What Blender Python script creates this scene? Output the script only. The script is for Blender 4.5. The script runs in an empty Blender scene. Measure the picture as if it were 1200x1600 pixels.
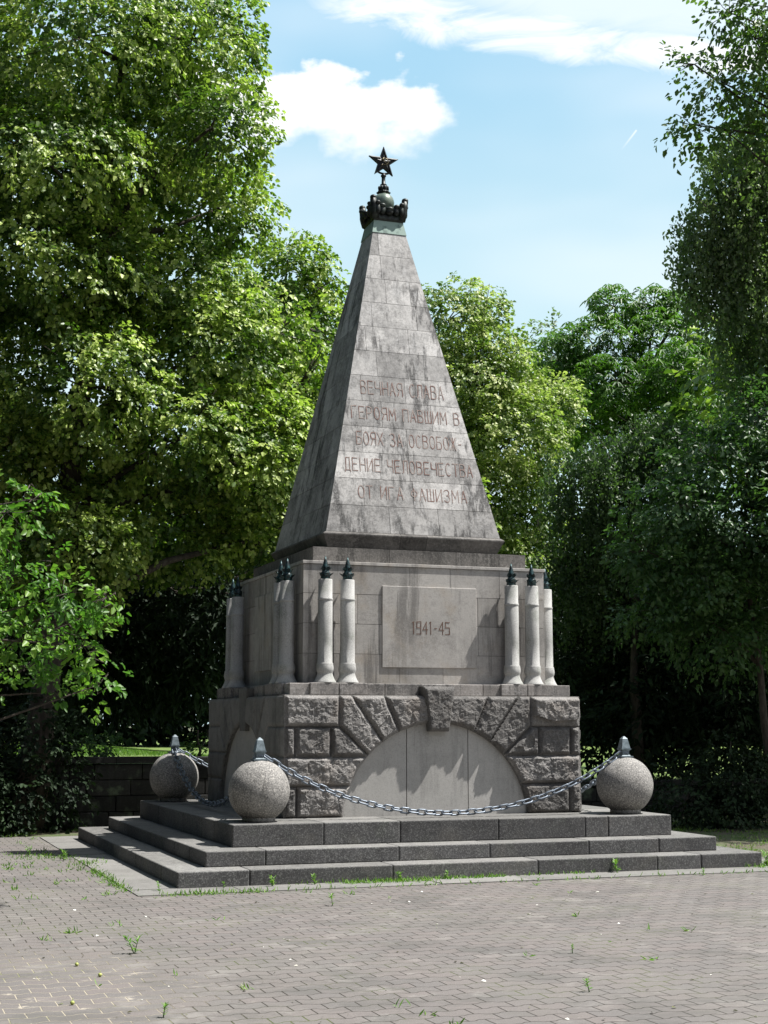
import bpy, bmesh, math, random
import numpy as np
from mathutils import Vector, Matrix, noise
R = math.radians
PI = math.pi
scene = bpy.context.scene
col = scene.collection

# ------------------------------------------------------------------ camera
cd = bpy.data.cameras.new("camera"); cam = bpy.data.objects.new("camera", cd); col.objects.link(cam)
cam.location = (-6.432, -17.886, 1.606)
yaw, pitch = 0.34558, 0.14327
fwd = Vector((math.sin(yaw)*math.cos(pitch), math.cos(yaw)*math.cos(pitch), math.sin(pitch)))
cam.rotation_euler = fwd.to_track_quat('-Z', 'Y').to_euler()
cd.sensor_fit = 'VERTICAL'; cd.sensor_height = 36.0; cd.lens = 36.0*2291.9/1600.0
cd.clip_start = 0.1; cd.clip_end = 3000
scene.camera = cam

# ------------------------------------------------------------------ light and sky
SUN = Vector((1.0, -0.335, 2.0)).normalized()
SUN_EL = math.asin(SUN.z); SUN_AZ = math.atan2(SUN.x, SUN.y)
sd = bpy.data.lights.new("sun", 'SUN'); so = bpy.data.objects.new("sun", sd); col.objects.link(so)
sd.energy = 5.0; sd.angle = R(0.53); sd.color = (1.0, 0.975, 0.935)
so.rotation_euler = SUN.to_track_quat('Z', 'Y').to_euler()
so.location = (20, -8, 40)
scene.view_settings.view_transform = 'Standard'
scene.view_settings.look = 'None'
scene.view_settings.gamma = 1.0
scene.view_settings.exposure = 0.78

class NT:
    """tiny helper around a node tree"""
    def __init__(s, tree): s.t = tree; s.n = tree.nodes; s.l = tree.links
    def node(s, typ, **kw):
        n = s.n.new(typ)
        for k, v in kw.items(): setattr(n, k, v)
        return n
    def put(s, sock, v):
        if isinstance(v, bpy.types.NodeSocket): s.l.new(v, sock)
        else: sock.default_value = v
    def math(s, op, a, b=0.0, c=0.0, clamp=False):
        n = s.node('ShaderNodeMath', operation=op); n.use_clamp = clamp
        s.put(n.inputs[0], a); s.put(n.inputs[1], b); s.put(n.inputs[2], c)
        return n.outputs[0]
    def ss(s, v, lo, hi):
        n = s.node('ShaderNodeMapRange', interpolation_type='SMOOTHSTEP')
        s.put(n.inputs[0], v); s.put(n.inputs[1], lo); s.put(n.inputs[2], hi); s.put(n.inputs[3], 0.0); s.put(n.inputs[4], 1.0)
        return n.outputs[0]
    def mix(s, f, a, b, blend='MIX'):
        n = s.node('ShaderNodeMix', data_type='RGBA', blend_type=blend)
        s.put(n.inputs[0], f); s.put(n.inputs[6], a); s.put(n.inputs[7], b)
        return n.outputs[2]
    def noise(s, vec, scale, detail=4, rough=0.55, dist=0.0):
        n = s.node('ShaderNodeTexNoise'); s.l.new(vec, n.inputs['Vector'])
        n.inputs['Scale'].default_value = scale; n.inputs['Detail'].default_value = detail
        n.inputs['Roughness'].default_value = rough; n.inputs['Distortion'].default_value = dist
        return n.outputs['Fac']
    def mapping(s, vec, scale=(1,1,1), loc=(0,0,0), rot=(0,0,0)):
        n = s.node('ShaderNodeMapping'); s.l.new(vec, n.inputs[0])
        n.inputs['Scale'].default_value = scale; n.inputs['Location'].default_value = loc; n.inputs['Rotation'].default_value = rot
        return n.outputs[0]

def build_world():
    w = bpy.data.worlds.new("World"); scene.world = w; w.use_nodes = True
    w.node_tree.nodes.clear(); q = NT(w.node_tree)
    out = q.node('ShaderNodeOutputWorld'); bg = q.node('ShaderNodeBackground')
    sky = q.node('ShaderNodeTexSky', sky_type='NISHITA'); sky.sun_disc = False
    sky.sun_elevation = SUN_EL; sky.sun_rotation = SUN_AZ
    sky.air_density = 1.0; sky.dust_density = 0.6; sky.ozone_density = 1.0; sky.altitude = 100
    STR = 0.062
    tc = q.node('ShaderNodeTexCoord').outputs['Generated']
    sp = q.node('ShaderNodeSeparateXYZ'); q.l.new(tc, sp.inputs[0])
    az = q.math('MULTIPLY', q.math('ARCTAN2', sp.outputs[0], sp.outputs[1]), 57.2958)
    el = q.math('MULTIPLY', q.math('ARCSINE', sp.outputs[2]), 57.2958)
    cv = q.node('ShaderNodeCombineXYZ'); q.l.new(az, cv.inputs[0]); q.l.new(el, cv.inputs[1])
    cvo = cv.outputs[0]
    puff = q.noise(q.mapping(cvo, (0.5, 0.75, 1)), 1.0, 6, 0.52)
    # the cumulus bank
    ex = q.math('DIVIDE', q.math('SUBTRACT', az, 16.4), 6.4)
    ey = q.math('DIVIDE', q.math('SUBTRACT', el, 23.35), 1.95)
    e = q.math('ADD', q.math('POWER', q.math('ABSOLUTE', ex), 4.0), q.math('POWER', q.math('ABSOLUTE', ey), 2.0))
    v = q.math('ADD', q.math('SUBTRACT', 1.0, e), q.math('MULTIPLY', q.math('SUBTRACT', puff, 0.5), 3.2))
    # crisp above, soft below
    soft = q.math('MULTIPLY_ADD', q.ss(q.math('MULTIPLY', ey, -1.0), -0.6, 0.9), 1.1, 0.55)
    c1 = q.ss(v, 0.0, soft)
    # high thin wisps
    wis = q.noise(q.mapping(cvo, (0.20, 0.62, 1), (3.1, 0.4, 0), (0, 0, 0.17)), 1.0, 6, 0.62, 1.2)
    ly = q.math('SUBTRACT', el, q.math('MULTIPLY_ADD', az, -0.165, 30.45))
    band = q.math('SUBTRACT', 1.0, q.math('POWER', q.math('DIVIDE', ly, 0.85), 2.0))
    wv = q.math('ADD', band, q.math('MULTIPLY', q.math('SUBTRACT', wis, 0.5), 4.5))
    c2 = q.math('MULTIPLY', q.ss(wv, -0.7, 1.7), q.ss(az, 15.5, 19.0))
    up = q.math('MULTIPLY', q.math('MULTIPLY', q.ss(q.math('ADD', ly, q.math('MULTIPLY', q.math('SUBTRACT', wis, 0.5), 2.0)), -0.9, 1.1), q.ss(az, 18.0, 26.0)), 0.62)
    c2b = q.math('MAXIMUM', up, q.math('MULTIPLY', q.ss(q.noise(q.mapping(cvo, (0.05, 0.14, 1), (3.1, 0.4, 0)), 1.0, 3, 0.5), 0.40, 0.75), 0.38))
    # general scattered cloud over the rest of the sky
    g3 = q.noise(q.mapping(tc, (2, 2, 5)), 1.3, 6, 0.6)
    away = q.ss(q.math('ABSOLUTE', q.math('SUBTRACT', az, 20.0)), 20.0, 34.0)
    c3 = q.math('MULTIPLY', q.math('MULTIPLY', q.ss(g3, 0.56, 0.70), away), 0.35)
    # short vapour trail
    ax, ay, bx, by = 29.15, 21.5, 30.05, 22.48
    L = math.hypot(bx-ax, by-ay); dx, dy = (bx-ax)/L, (by-ay)/L
    t = q.math('ADD', q.math('MULTIPLY', q.math('SUBTRACT', az, ax), dx), q.math('MULTIPLY', q.math('SUBTRACT', el, ay), dy))
    pz = q.math('ADD', q.math('MULTIPLY', q.math('SUBTRACT', az, ax), -dy), q.math('MULTIPLY', q.math('SUBTRACT', el, ay), dx))
    tr = q.math('MULTIPLY', q.ss(q.math('ABSOLUTE', pz), 0.06, 0.015), q.math('MULTIPLY', q.ss(t, 0.0, L), q.ss(t, L*1.02, L*0.98)))
    cl = q.math('MAXIMUM', q.math('MAXIMUM', c1, c2), q.math('MAXIMUM', q.math('MAXIMUM', c2b, c3), q.math('MULTIPLY', tr, 0.6)))
    cl = q.math('MULTIPLY', cl, q.ss(el, 1.0, 9.0))
    # a thin bright veil of haze over the northern half of the sky, paler towards the horizon
    north = q.math('SUBTRACT', 1.0, q.ss(q.math('ABSOLUTE', q.math('SUBTRACT', az, 22.0)), 28.0, 70.0))
    veil = q.mix(q.ss(el, 14.0, 29.0), (7.0, 9.3, 10.0, 1), (3.9, 7.2, 9.6, 1))
    skyc = q.mix(q.math('MULTIPLY', north, 0.85), sky.outputs[0], veil)
    q.l.new(q.mix(cl, skyc, (10.8, 11.0, 11.2, 1)), bg.inputs[0]); bg.inputs[1].default_value = STR
    q.l.new(bg.outputs[0], out.inputs[0])
build_world()

# ------------------------------------------------------------------ materials
MATS = {}
def new_mat(name):
    m = bpy.data.materials.new(name); m.use_nodes = True; m.node_tree.nodes.clear()
    q = NT(m.node_tree); out = q.node('ShaderNodeOutputMaterial'); b = q.node('ShaderNodeBsdfPrincipled')
    q.l.new(b.outputs[0], out.inputs[0]); MATS[name] = m
    return m, q, b, out
def bump(q, b, h, strength, dist):
    n = q.node('ShaderNodeBump'); n.inputs['Strength'].default_value = strength; n.inputs['Distance'].default_value = dist
    q.l.new(h, n.inputs['Height']); q.l.new(n.outputs[0], b.inputs['Normal'])

def stone(name, base, dark, light, speck=90.0, speck_amt=0.35, streak=0.0, blotch=0.5, warm=None, rough=0.88, bdist=0.004, tint=0.35, seed=0.0, fine=None, green=0.0, lichen=0.0, tread_light=False, foot=False):
    m, q, b, out = new_mat(name)
    P = q.node('ShaderNodeTexCoord').outputs['Object']
    P = q.mapping(P, loc=(seed, seed*1.7, seed*0.3))
    big = q.noise(P, 1.6, 6, 0.62); mid = q.noise(P, 9.0, 5, 0.65)
    c = q.mix(q.math('MULTIPLY', q.ss(q.math('ADD', q.math('MULTIPLY', big, 0.6), q.math('MULTIPLY', mid, 0.4)), 0.40, 0.64), blotch), base+(1,), dark+(1,))
    if warm: c = q.mix(q.math('MULTIPLY', q.ss(q.noise(P, 2.3, 5, 0.6), 0.5, 0.72), 0.7), c, warm+(1,))
    if streak > 0:
        sv = q.mapping(P, (5.5, 5.5, 0.42))
        s1 = q.noise(sv, 1.0, 6, 0.68); s2 = q.noise(q.mapping(P, (17, 17, 0.9)), 1.0, 4, 0.6)
        sm = q.math('MULTIPLY', q.ss(q.math('ADD', q.math('MULTIPLY', s1, 0.65), q.math('MULTIPLY', s2, 0.35)), 0.495, 0.585), streak)
        sm = q.math('MULTIPLY', sm, q.ss(q.noise(P, 1.1, 3, 0.5), 0.36, 0.50))
        c = q.mix(sm, c, tuple(x*0.38 for x in dark)+(1,))
        sl = q.math('MULTIPLY', q.ss(s2, 0.56, 0.72), streak*0.5)
        c = q.mix(sl, c, light+(1,))
    if lichen > 0:
        lm_ = q.math('ADD', q.math('MULTIPLY', q.noise(P, 26.0, 5, 0.75), 0.55), q.math('MULTIPLY', q.noise(P, 2.6, 5, 0.65), 0.45))
        c = q.mix(q.math('MULTIPLY', q.ss(lm_, 0.515, 0.575), lichen), c, tuple(x*0.42 for x in dark)+(1,))
        lw_ = q.math('ADD', q.math('MULTIPLY', q.noise(q.mapping(P, loc=(4, 9, 2)), 30.0, 5, 0.75), 0.5), q.math('MULTIPLY', q.noise(q.mapping(P, loc=(7, 1, 5)), 2.0, 4, 0.65), 0.5))
        c = q.mix(q.math('MULTIPLY', q.ss(lw_, 0.53, 0.60), lichen*0.7), c, light+(1,))
    if tread_light:  # upward faces paled in the colour to brighten the sunlit treads
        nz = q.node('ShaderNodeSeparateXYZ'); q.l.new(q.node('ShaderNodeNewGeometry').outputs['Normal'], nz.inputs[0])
        tread_mask = q.math('MULTIPLY', q.ss(nz.outputs[2], 0.45, 0.95), q.math('MULTIPLY_ADD', q.ss(mid, 0.35, 0.65), 0.5, 0.4))
        c = q.mix(tread_mask, c, (0.205, 0.198, 0.186, 1))
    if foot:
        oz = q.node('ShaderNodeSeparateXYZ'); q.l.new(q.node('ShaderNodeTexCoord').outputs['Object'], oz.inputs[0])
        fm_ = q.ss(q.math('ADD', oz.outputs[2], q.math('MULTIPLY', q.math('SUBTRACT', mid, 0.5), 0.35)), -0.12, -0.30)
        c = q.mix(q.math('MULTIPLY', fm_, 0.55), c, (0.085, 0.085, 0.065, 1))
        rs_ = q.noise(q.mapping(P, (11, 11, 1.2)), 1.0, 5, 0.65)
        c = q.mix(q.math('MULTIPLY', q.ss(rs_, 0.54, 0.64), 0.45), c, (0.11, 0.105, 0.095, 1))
    if green > 0:
        c = q.mix(q.math('MULTIPLY', q.ss(q.noise(P, 4.0, 4, 0.6), 0.52, 0.7), green), c, (0.10, 0.13, 0.08, 1))
    sn = q.noise(P, speck, 2, 0.8)
    c = q.mix(q.math('MULTIPLY', q.ss(sn, 0.52, 0.66), speck_amt), c, light+(1,))
    c = q.mix(q.math('MULTIPLY', q.ss(sn, 0.46, 0.34), speck_amt), c, tuple(x*0.45 for x in dark)+(1,))
    a = q.node('ShaderNodeAttribute'); a.attribute_name = 'tint'
    tv = q.math('MULTIPLY_ADD', q.math('SUBTRACT', a.outputs['Fac'], 0.5), tint*2, 1.0)
    cc = q.node('ShaderNodeCombineColor'); 
    for i in range(3): q.l.new(tv, cc.inputs[i])
    c = q.mix(1.0, c, cc.outputs[0], 'MULTIPLY')
    q.l.new(c, b.inputs['Base Color']); b.inputs['Roughness'].default_value = rough
    b.inputs['Specular IOR Level'].default_value = 0.3
    h = q.math('ADD', q.math('MULTIPLY', mid, 0.5), q.math('MULTIPLY', sn, 0.5))
    if fine: h = q.math('ADD', h, q.math('MULTIPLY', q.noise(P, fine, 6, 0.7), 1.5))
    bump(q, b, h, 0.8, bdist)
    return m

stone('limestone', (0.43, 0.408, 0.38), (0.29, 0.275, 0.258), (0.54, 0.515, 0.49), speck=60, speck_amt=0.16, streak=0.65, blotch=0.75, warm=(0.36, 0.31, 0.25), tint=0.20, bdist=0.003, lichen=0.2)
stone('obelisk_stone', (0.49, 0.475, 0.455), (0.235, 0.228, 0.22), (0.60, 0.59, 0.575), speck=38, speck_amt=0.26, streak=0.95, blotch=0.95, tint=0.26, seed=3.0, bdist=0.004, lichen=0.38)
stone('weathered_stone', (0.24, 0.22, 0.205), (0.13, 0.125, 0.12), (0.42, 0.40, 0.38), speck=45, speck_amt=0.25, streak=0.6, blotch=0.9, tint=0.3, seed=7.0, bdist=0.004, lichen=0.6)
stone('rough_granite', (0.215, 0.205, 0.195), (0.125, 0.12, 0.116), (0.38, 0.36, 0.34), speck=55, speck_amt=0.35, blotch=0.9, warm=(0.205, 0.178, 0.155), tint=0.30, seed=5.0, bdist=0.02, fine=22)
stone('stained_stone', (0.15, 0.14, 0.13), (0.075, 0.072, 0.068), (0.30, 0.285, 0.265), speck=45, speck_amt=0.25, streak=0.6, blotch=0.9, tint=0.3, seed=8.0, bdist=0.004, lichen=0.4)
stone('side_granite', (0.25, 0.24, 0.225), (0.15, 0.145, 0.135), (0.36, 0.35, 0.33), speck=60, speck_amt=0.25, streak=0.4, blotch=0.9, tint=0.25, seed=6.0, bdist=0.006)
stone('smooth_granite', (0.44, 0.425, 0.40), (0.33, 0.32, 0.30), (0.56, 0.55, 0.53), speck=70, speck_amt=0.25, streak=0.25, blotch=0.6, tint=0.12, seed=9.0, bdist=0.002)
stone('column_granite', (0.44, 0.435, 0.415), (0.36, 0.355, 0.34), (0.64, 0.635, 0.62), speck=75, speck_amt=0.35, streak=0.25, blotch=0.5, tint=0.1, seed=11.0, bdist=0.002, green=0.35)
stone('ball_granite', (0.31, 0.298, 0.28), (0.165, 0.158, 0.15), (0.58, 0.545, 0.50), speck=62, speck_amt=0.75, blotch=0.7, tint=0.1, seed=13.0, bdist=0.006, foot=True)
stone('step_granite', (0.092, 0.090, 0.090), (0.050, 0.049, 0.049), (0.32, 0.32, 0.305), speck=70, speck_amt=0.42, blotch=0.85, warm=(0.125, 0.118, 0.108), tint=0.22, seed=15.0, bdist=0.005, green=0.12, tread_light=True)
stone('concrete', (0.215, 0.207, 0.195), (0.15, 0.145, 0.135), (0.31, 0.30, 0.285), speck=60, speck_amt=0.3, blotch=0.7, tint=0.15, seed=17.0, bdist=0.003, green=0.25)
stone('mortar', (0.10, 0.095, 0.09), (0.06, 0.06, 0.055), (0.15, 0.14, 0.13), speck_amt=0.1, tint=0.0)
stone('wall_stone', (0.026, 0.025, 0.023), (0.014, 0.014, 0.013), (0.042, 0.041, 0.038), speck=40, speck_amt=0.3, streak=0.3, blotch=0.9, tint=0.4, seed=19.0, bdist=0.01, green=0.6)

def metal(name, c1, c2, metallic=0.6, rough=0.5, scale=18, lo=0.42, hi=0.62):
    m, q, b, out = new_mat(name)
    P = q.node('ShaderNodeTexCoord').outputs['Object']
    n = q.noise(P, scale, 5, 0.65)
    q.l.new(q.mix(q.ss(n, lo, hi), c1+(1,), c2+(1,)), b.inputs['Base Color'])
    b.inputs['Metallic'].default_value = metallic; b.inputs['Roughness'].default_value = rough
    bump(q, b, n, 0.4, 0.003)
    return m
metal('dark_bronze', (0.012, 0.013, 0.014), (0.03, 0.038, 0.036), 0.35, 0.45)
metal('crown_bronze', (0.010, 0.011, 0.010), (0.026, 0.036, 0.028), 0.3, 0.5, 14)
metal('finial_bronze', (0.010, 0.014, 0.016), (0.03, 0.08, 0.085), 0.35, 0.42, 30)
metal('sphere_bronze', (0.16, 0.20, 0.155), (0.10, 0.14, 0.12), 0.15, 0.35, 8)
metal('verdigris', (0.27, 0.37, 0.32), (0.13, 0.19, 0.165), 0.0, 0.7, 9, 0.50, 0.66)
metal('galvanised', (0.19, 0.22, 0.26), (0.11, 0.13, 0.16), 0.45, 0.42, 35)
metal('cap_zinc', (0.17, 0.21, 0.235), (0.10, 0.13, 0.145), 0.2, 0.55, 20)
metal('worn_brass', (0.14, 0.12, 0.06), (0.06, 0.05, 0.03), 0.6, 0.4, 40)
metal('fruit_skin', (0.30, 0.36, 0.08), (0.40, 0.42, 0.12), 0.0, 0.5, 60)
metal('red_paint', (0.20, 0.115, 0.095), (0.33, 0.27, 0.24), 0.0, 0.9, 9, 0.42, 0.58)
metal('date_paint', (0.13, 0.075, 0.055), (0.20, 0.13, 0.105), 0.0, 0.9, 14)

def bark(name, c1, c2, sc=14):
    m, q, b, out = new_mat(name)
    P = q.mapping(q.node('ShaderNodeTexCoord').outputs['Object'], (1, 1, 0.25))
    n = q.noise(P, sc, 6, 0.7)
    q.l.new(q.mix(q.ss(n, 0.4, 0.62), c1+(1,), c2+(1,)), b.inputs['Base Color']); b.inputs['Roughness'].default_value = 0.95
    bump(q, b, n, 1.0, 0.03)
bark('bark', (0.045, 0.036, 0.028), (0.09, 0.075, 0.06))
bark('birch_bark', (0.22, 0.20, 0.18), (0.05, 0.045, 0.04), 6)

def foliage(name, c0, c1, c2, trans=0.35, rough=0.45, spec=0.5):
    m, q, b, out = new_mat(name)
    a = q.node('ShaderNodeAttribute'); a.attribute_name = 'var'
    r = q.node('ShaderNodeValToRGB'); r.color_ramp.elements[0].color = c0+(1,); r.color_ramp.elements[1].color = c2+(1,)
    e = r.color_ramp.elements.new(0.55); e.color = c1+(1,)
    q.l.new(a.outputs['Fac'], r.inputs[0])
    q.l.new(r.outputs[0], b.inputs['Base Color']); b.inputs['Roughness'].default_value = rough
    b.inputs['Specular IOR Level'].default_value = spec
    t = q.node('ShaderNodeBsdfTranslucent')
    tc = q.mix(1.0, r.outputs[0], (1.2, 1.55, 0.65, 1), 'MULTIPLY'); q.l.new(tc, t.inputs[0])
    mx = q.node('ShaderNodeMixShader'); mx.inputs[0].default_value = trans
    q.l.new(b.outputs[0], mx.inputs[1]); q.l.new(t.outputs[0], mx.inputs[2]); q.l.new(mx.outputs[0], out.inputs[0])
foliage('lime_leaf', (0.024, 0.062, 0.014), (0.105, 0.178, 0.028), (0.44, 0.52, 0.13), 0.32)
foliage('lime_flower_leaf', (0.042, 0.090, 0.026), (0.165, 0.235, 0.06), (0.50, 0.53, 0.22), 0.34)
foliage('chestnut_leaf', (0.030, 0.080, 0.015), (0.055, 0.125, 0.02), (0.12, 0.23, 0.032), 0.34)
foliage('pale_leaf', (0.09, 0.13, 0.07), (0.15, 0.20, 0.12), (0.24, 0.29, 0.18), 0.3)
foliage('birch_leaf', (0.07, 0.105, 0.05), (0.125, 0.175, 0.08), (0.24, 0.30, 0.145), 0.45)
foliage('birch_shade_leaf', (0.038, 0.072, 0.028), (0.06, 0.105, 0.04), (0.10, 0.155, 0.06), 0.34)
foliage('maple_leaf', (0.04, 0.075, 0.02), (0.07, 0.12, 0.03), (0.12, 0.19, 0.04), 0.38)
foliage('hazel_leaf', (0.032, 0.072, 0.026), (0.055, 0.115, 0.038), (0.10, 0.18, 0.055), 0.34)
foliage('plum_leaf', (0.045, 0.115, 0.022), (0.09, 0.20, 0.032), (0.18, 0.30, 0.05), 0.38, 0.42, 0.35)
foliage('shaded_leaf', (0.008, 0.017, 0.008), (0.014, 0.028, 0.012), (0.026, 0.05, 0.018), 0.10, 0.65, 0.2)  # near black: the shade under the trees is put into the leaf colour
foliage('weed_leaf', (0.09, 0.20, 0.03), (0.14, 0.27, 0.04), (0.25, 0.36, 0.08), 0.35)
foliage('grass_blade', (0.07, 0.15, 0.02), (0.12, 0.22, 0.035), (0.24, 0.33, 0.08), 0.35)
foliage('dry_petal', (0.55, 0.52, 0.45), (0.72, 0.70, 0.64), (0.85, 0.84, 0.80), 0.1)
foliage('dark_litter', (0.03, 0.025, 0.015), (0.06, 0.05, 0.025), (0.16, 0.18, 0.04), 0.1)

def ground_mat():
    m, q, b, out = new_mat('ground_soil')
    P = q.node('ShaderNodeTexCoord').outputs['Object']
    n = q.noise(P, 1.5, 6, 0.65); f = q.noise(P, 30, 4, 0.7)
    c = q.mix(q.ss(n, 0.42, 0.6), (0.085, 0.07, 0.05, 1), (0.06, 0.10, 0.025, 1))
    c = q.mix(q.ss(f, 0.45, 0.7), c, (0.15, 0.13, 0.09, 1))
    q.l.new(c, b.inputs['Base Color']); b.inputs['Roughness'].default_value = 0.95
    bump(q, b, f, 1.0, 0.02)
    m, q, b, out = new_mat('lawn')
    P = q.node('ShaderNodeTexCoord').outputs['Object']
    n = q.noise(P, 0.8, 6, 0.65); f = q.noise(P, 45, 4, 0.8)
    c = q.mix(q.ss(n, 0.35, 0.65), (0.08, 0.15, 0.025, 1), (0.15, 0.21, 0.045, 1))
    c = q.mix(q.ss(f, 0.5, 0.75), c, (0.24, 0.30, 0.08, 1))
    q.l.new(c, b.inputs['Base Color']); b.inputs['Roughness'].default_value = 0.9
    bump(q, b, f, 1.0, 0.03)
ground_mat()

def paver_mat():
    m, q, b, out = new_mat('pavers')
    P = q.node('ShaderNodeTexCoord').outputs['Object']
    wob = q.noise(P, 1.7, 3, 0.5)
    sp = q.node('ShaderNodeSeparateXYZ'); q.l.new(P, sp.inputs[0])
    X = q.math('ADD', sp.outputs[0], q.math('MULTIPLY', q.math('SUBTRACT', wob, 0.5), 0.03)); Y = sp.outputs[1]
    LEN, ROW, AMP = 0.205, 0.150, 0.013
    # trapezoid wave along the row edge
    tri = q.math('PINGPONG', X, LEN/2)                       # 0..LEN/2
    tw = q.ss(tri, LEN*0.14, LEN*0.36)
    Y2 = q.math('ADD', Y, q.math('MULTIPLY', tw, AMP*2))
    Y2 = q.math('ADD', Y2, q.math('MULTIPLY', q.math('SUBTRACT', q.noise(P, 0.9, 3, 0.5), 0.5), 0.04))
    cv = q.node('ShaderNodeCombineXYZ'); q.l.new(X, cv.inputs[0]); q.l.new(Y2, cv.inputs[1])
    br = q.node('ShaderNodeTexBrick'); q.l.new(cv.outputs[0], br.inputs['Vector'])
    br.offset = 0.5; br.squash = 1.0
    br.inputs['Scale'].default_value = 1.0; br.inputs['Brick Width'].default_value = LEN; br.inputs['Row Height'].default_value = ROW
    br.inputs['Mortar Size'].default_value = 0.0052; br.inputs['Mortar Smooth'].default_value = 0.35; br.inputs['Bias'].default_value = -0.1
    br.inputs['Color1'].default_value = (0.168, 0.146, 0.138, 1); br.inputs['Color2'].default_value = (0.140, 0.130, 0.125, 1)
    br.inputs['Mortar'].default_value = (0.2, 0.18, 0.16, 1)
    fac = br.outputs['Fac']
    big = q.noise(P, 0.55, 5, 0.6); mid = q.noise(P, 4.0, 5, 0.7); fine = q.noise(P, 110, 3, 0.8); grit = q.noise(P, 38, 4, 0.75)
    c = q.mix(0.8, (0.152, 0.140, 0.133, 1), br.outputs['Color'])
    c = q.mix(q.math('MULTIPLY', q.ss(big, 0.42, 0.66), 0.55), c, (0.165, 0.155, 0.14, 1))
    c = q.mix(q.math('MULTIPLY', q.ss(mid, 0.50, 0.70), 0.45), c, (0.12, 0.115, 0.10, 1))
    c = q.mix(q.math('MULTIPLY', q.ss(grit, 0.58, 0.72), 0.45), c, (0.31, 0.29, 0.26, 1))
    c = q.mix(q.math('MULTIPLY', q.ss(fine, 0.55, 0.7), 0.35), c, (0.36, 0.34, 0.31, 1))
    c = q.mix(q.math('MULTIPLY', q.ss(fine, 0.45, 0.33), 0.45), c, (0.08, 0.075, 0.065, 1))
    c = q.mix(q.math('MULTIPLY', q.ss(q.noise(q.mapping(P, (1, 1.5, 1), (3, 7, 0)), 0.9, 6, 0.7), 0.50, 0.62), 0.50), c, (0.095, 0.092, 0.085, 1))
    c = q.mix(q.math('MULTIPLY', q.ss(q.noise(q.mapping(P, (1, 1, 1), (9, 2, 0)), 2.2, 6, 0.7), 0.54, 0.66), 0.38), c, (0.27, 0.255, 0.235, 1))
    # joints: dark earth, pale sand in the near left corner, moss here and there
    sx = q.math('SUBTRACT', sp.outputs[0], -5.4); sy = q.math('SUBTRACT', sp.outputs[1], -8.4)
    rr = q.math('SQRT', q.math('ADD', q.math('MULTIPLY', sx, sx), q.math('MULTIPLY', sy, q.math('MULTIPLY', sy, 0.45))))
    sandm = q.ss(q.math('ADD', rr, q.math('MULTIPLY', q.math('SUBTRACT', mid, 0.5), 2.2)), 1.35, 0.55)
    moss = q.ss(q.noise(P, 1.1, 4, 0.65), 0.50, 0.64)
    jc = q.mix(sandm, (0.045, 0.04, 0.034, 1), (0.34, 0.30, 0.235, 1))
    jc = q.mix(q.math('MULTIPLY', moss, 0.7), jc, (0.10, 0.125, 0.035, 1))
    c = q.mix(q.ss(fac, 0.15, 0.8), c, jc)
    spill = q.math('MULTIPLY', q.ss(q.noise(q.mapping(P, (1, 1.6, 1)), 3.6, 5, 0.6), 0.63, 0.68), sandm)
    c = q.mix(q.math('MULTIPLY', spill, 0.85), c, (0.43, 0.38, 0.31, 1))
    mf = q.math('MULTIPLY', q.ss(q.noise(P, 7, 5, 0.75), 0.60, 0.72), moss)
    c = q.mix(q.math('MULTIPLY', mf, 0.5), c, (0.13, 0.15, 0.06, 1))
    q.l.new(c, b.inputs['Base Color']); b.inputs['Roughness'].default_value = 0.9
    b.inputs['Specular IOR Level'].default_value = 0.25
    h = q.math('SUBTRACT', q.math('MULTIPLY_ADD', fine, 0.10, q.math('MULTIPLY', grit, 0.12)), q.ss(fac, 0.0, 1.0))
    bump(q, b, h, 1.0, 0.010)
paver_mat()

# ------------------------------------------------------------------ object helpers
def tag(o, label=None, cat=None, group=None, kind=None):
    if label: o['label'] = label
    if cat: o['category'] = cat
    if group: o['group'] = group
    if kind: o['kind'] = kind
    return o
def link(name, me, mat=None, parent=None):
    o = bpy.data.objects.new(name, me); col.objects.link(o)
    if mat: me.materials.append(MATS[mat])
    if parent: o.parent = parent
    return o
def empty(name, loc=(0,0,0), **kw):
    o = bpy.data.objects.new(name, None); col.objects.link(o); o.location = loc; o.empty_display_size = 0.2
    return tag(o, **kw)

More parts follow.
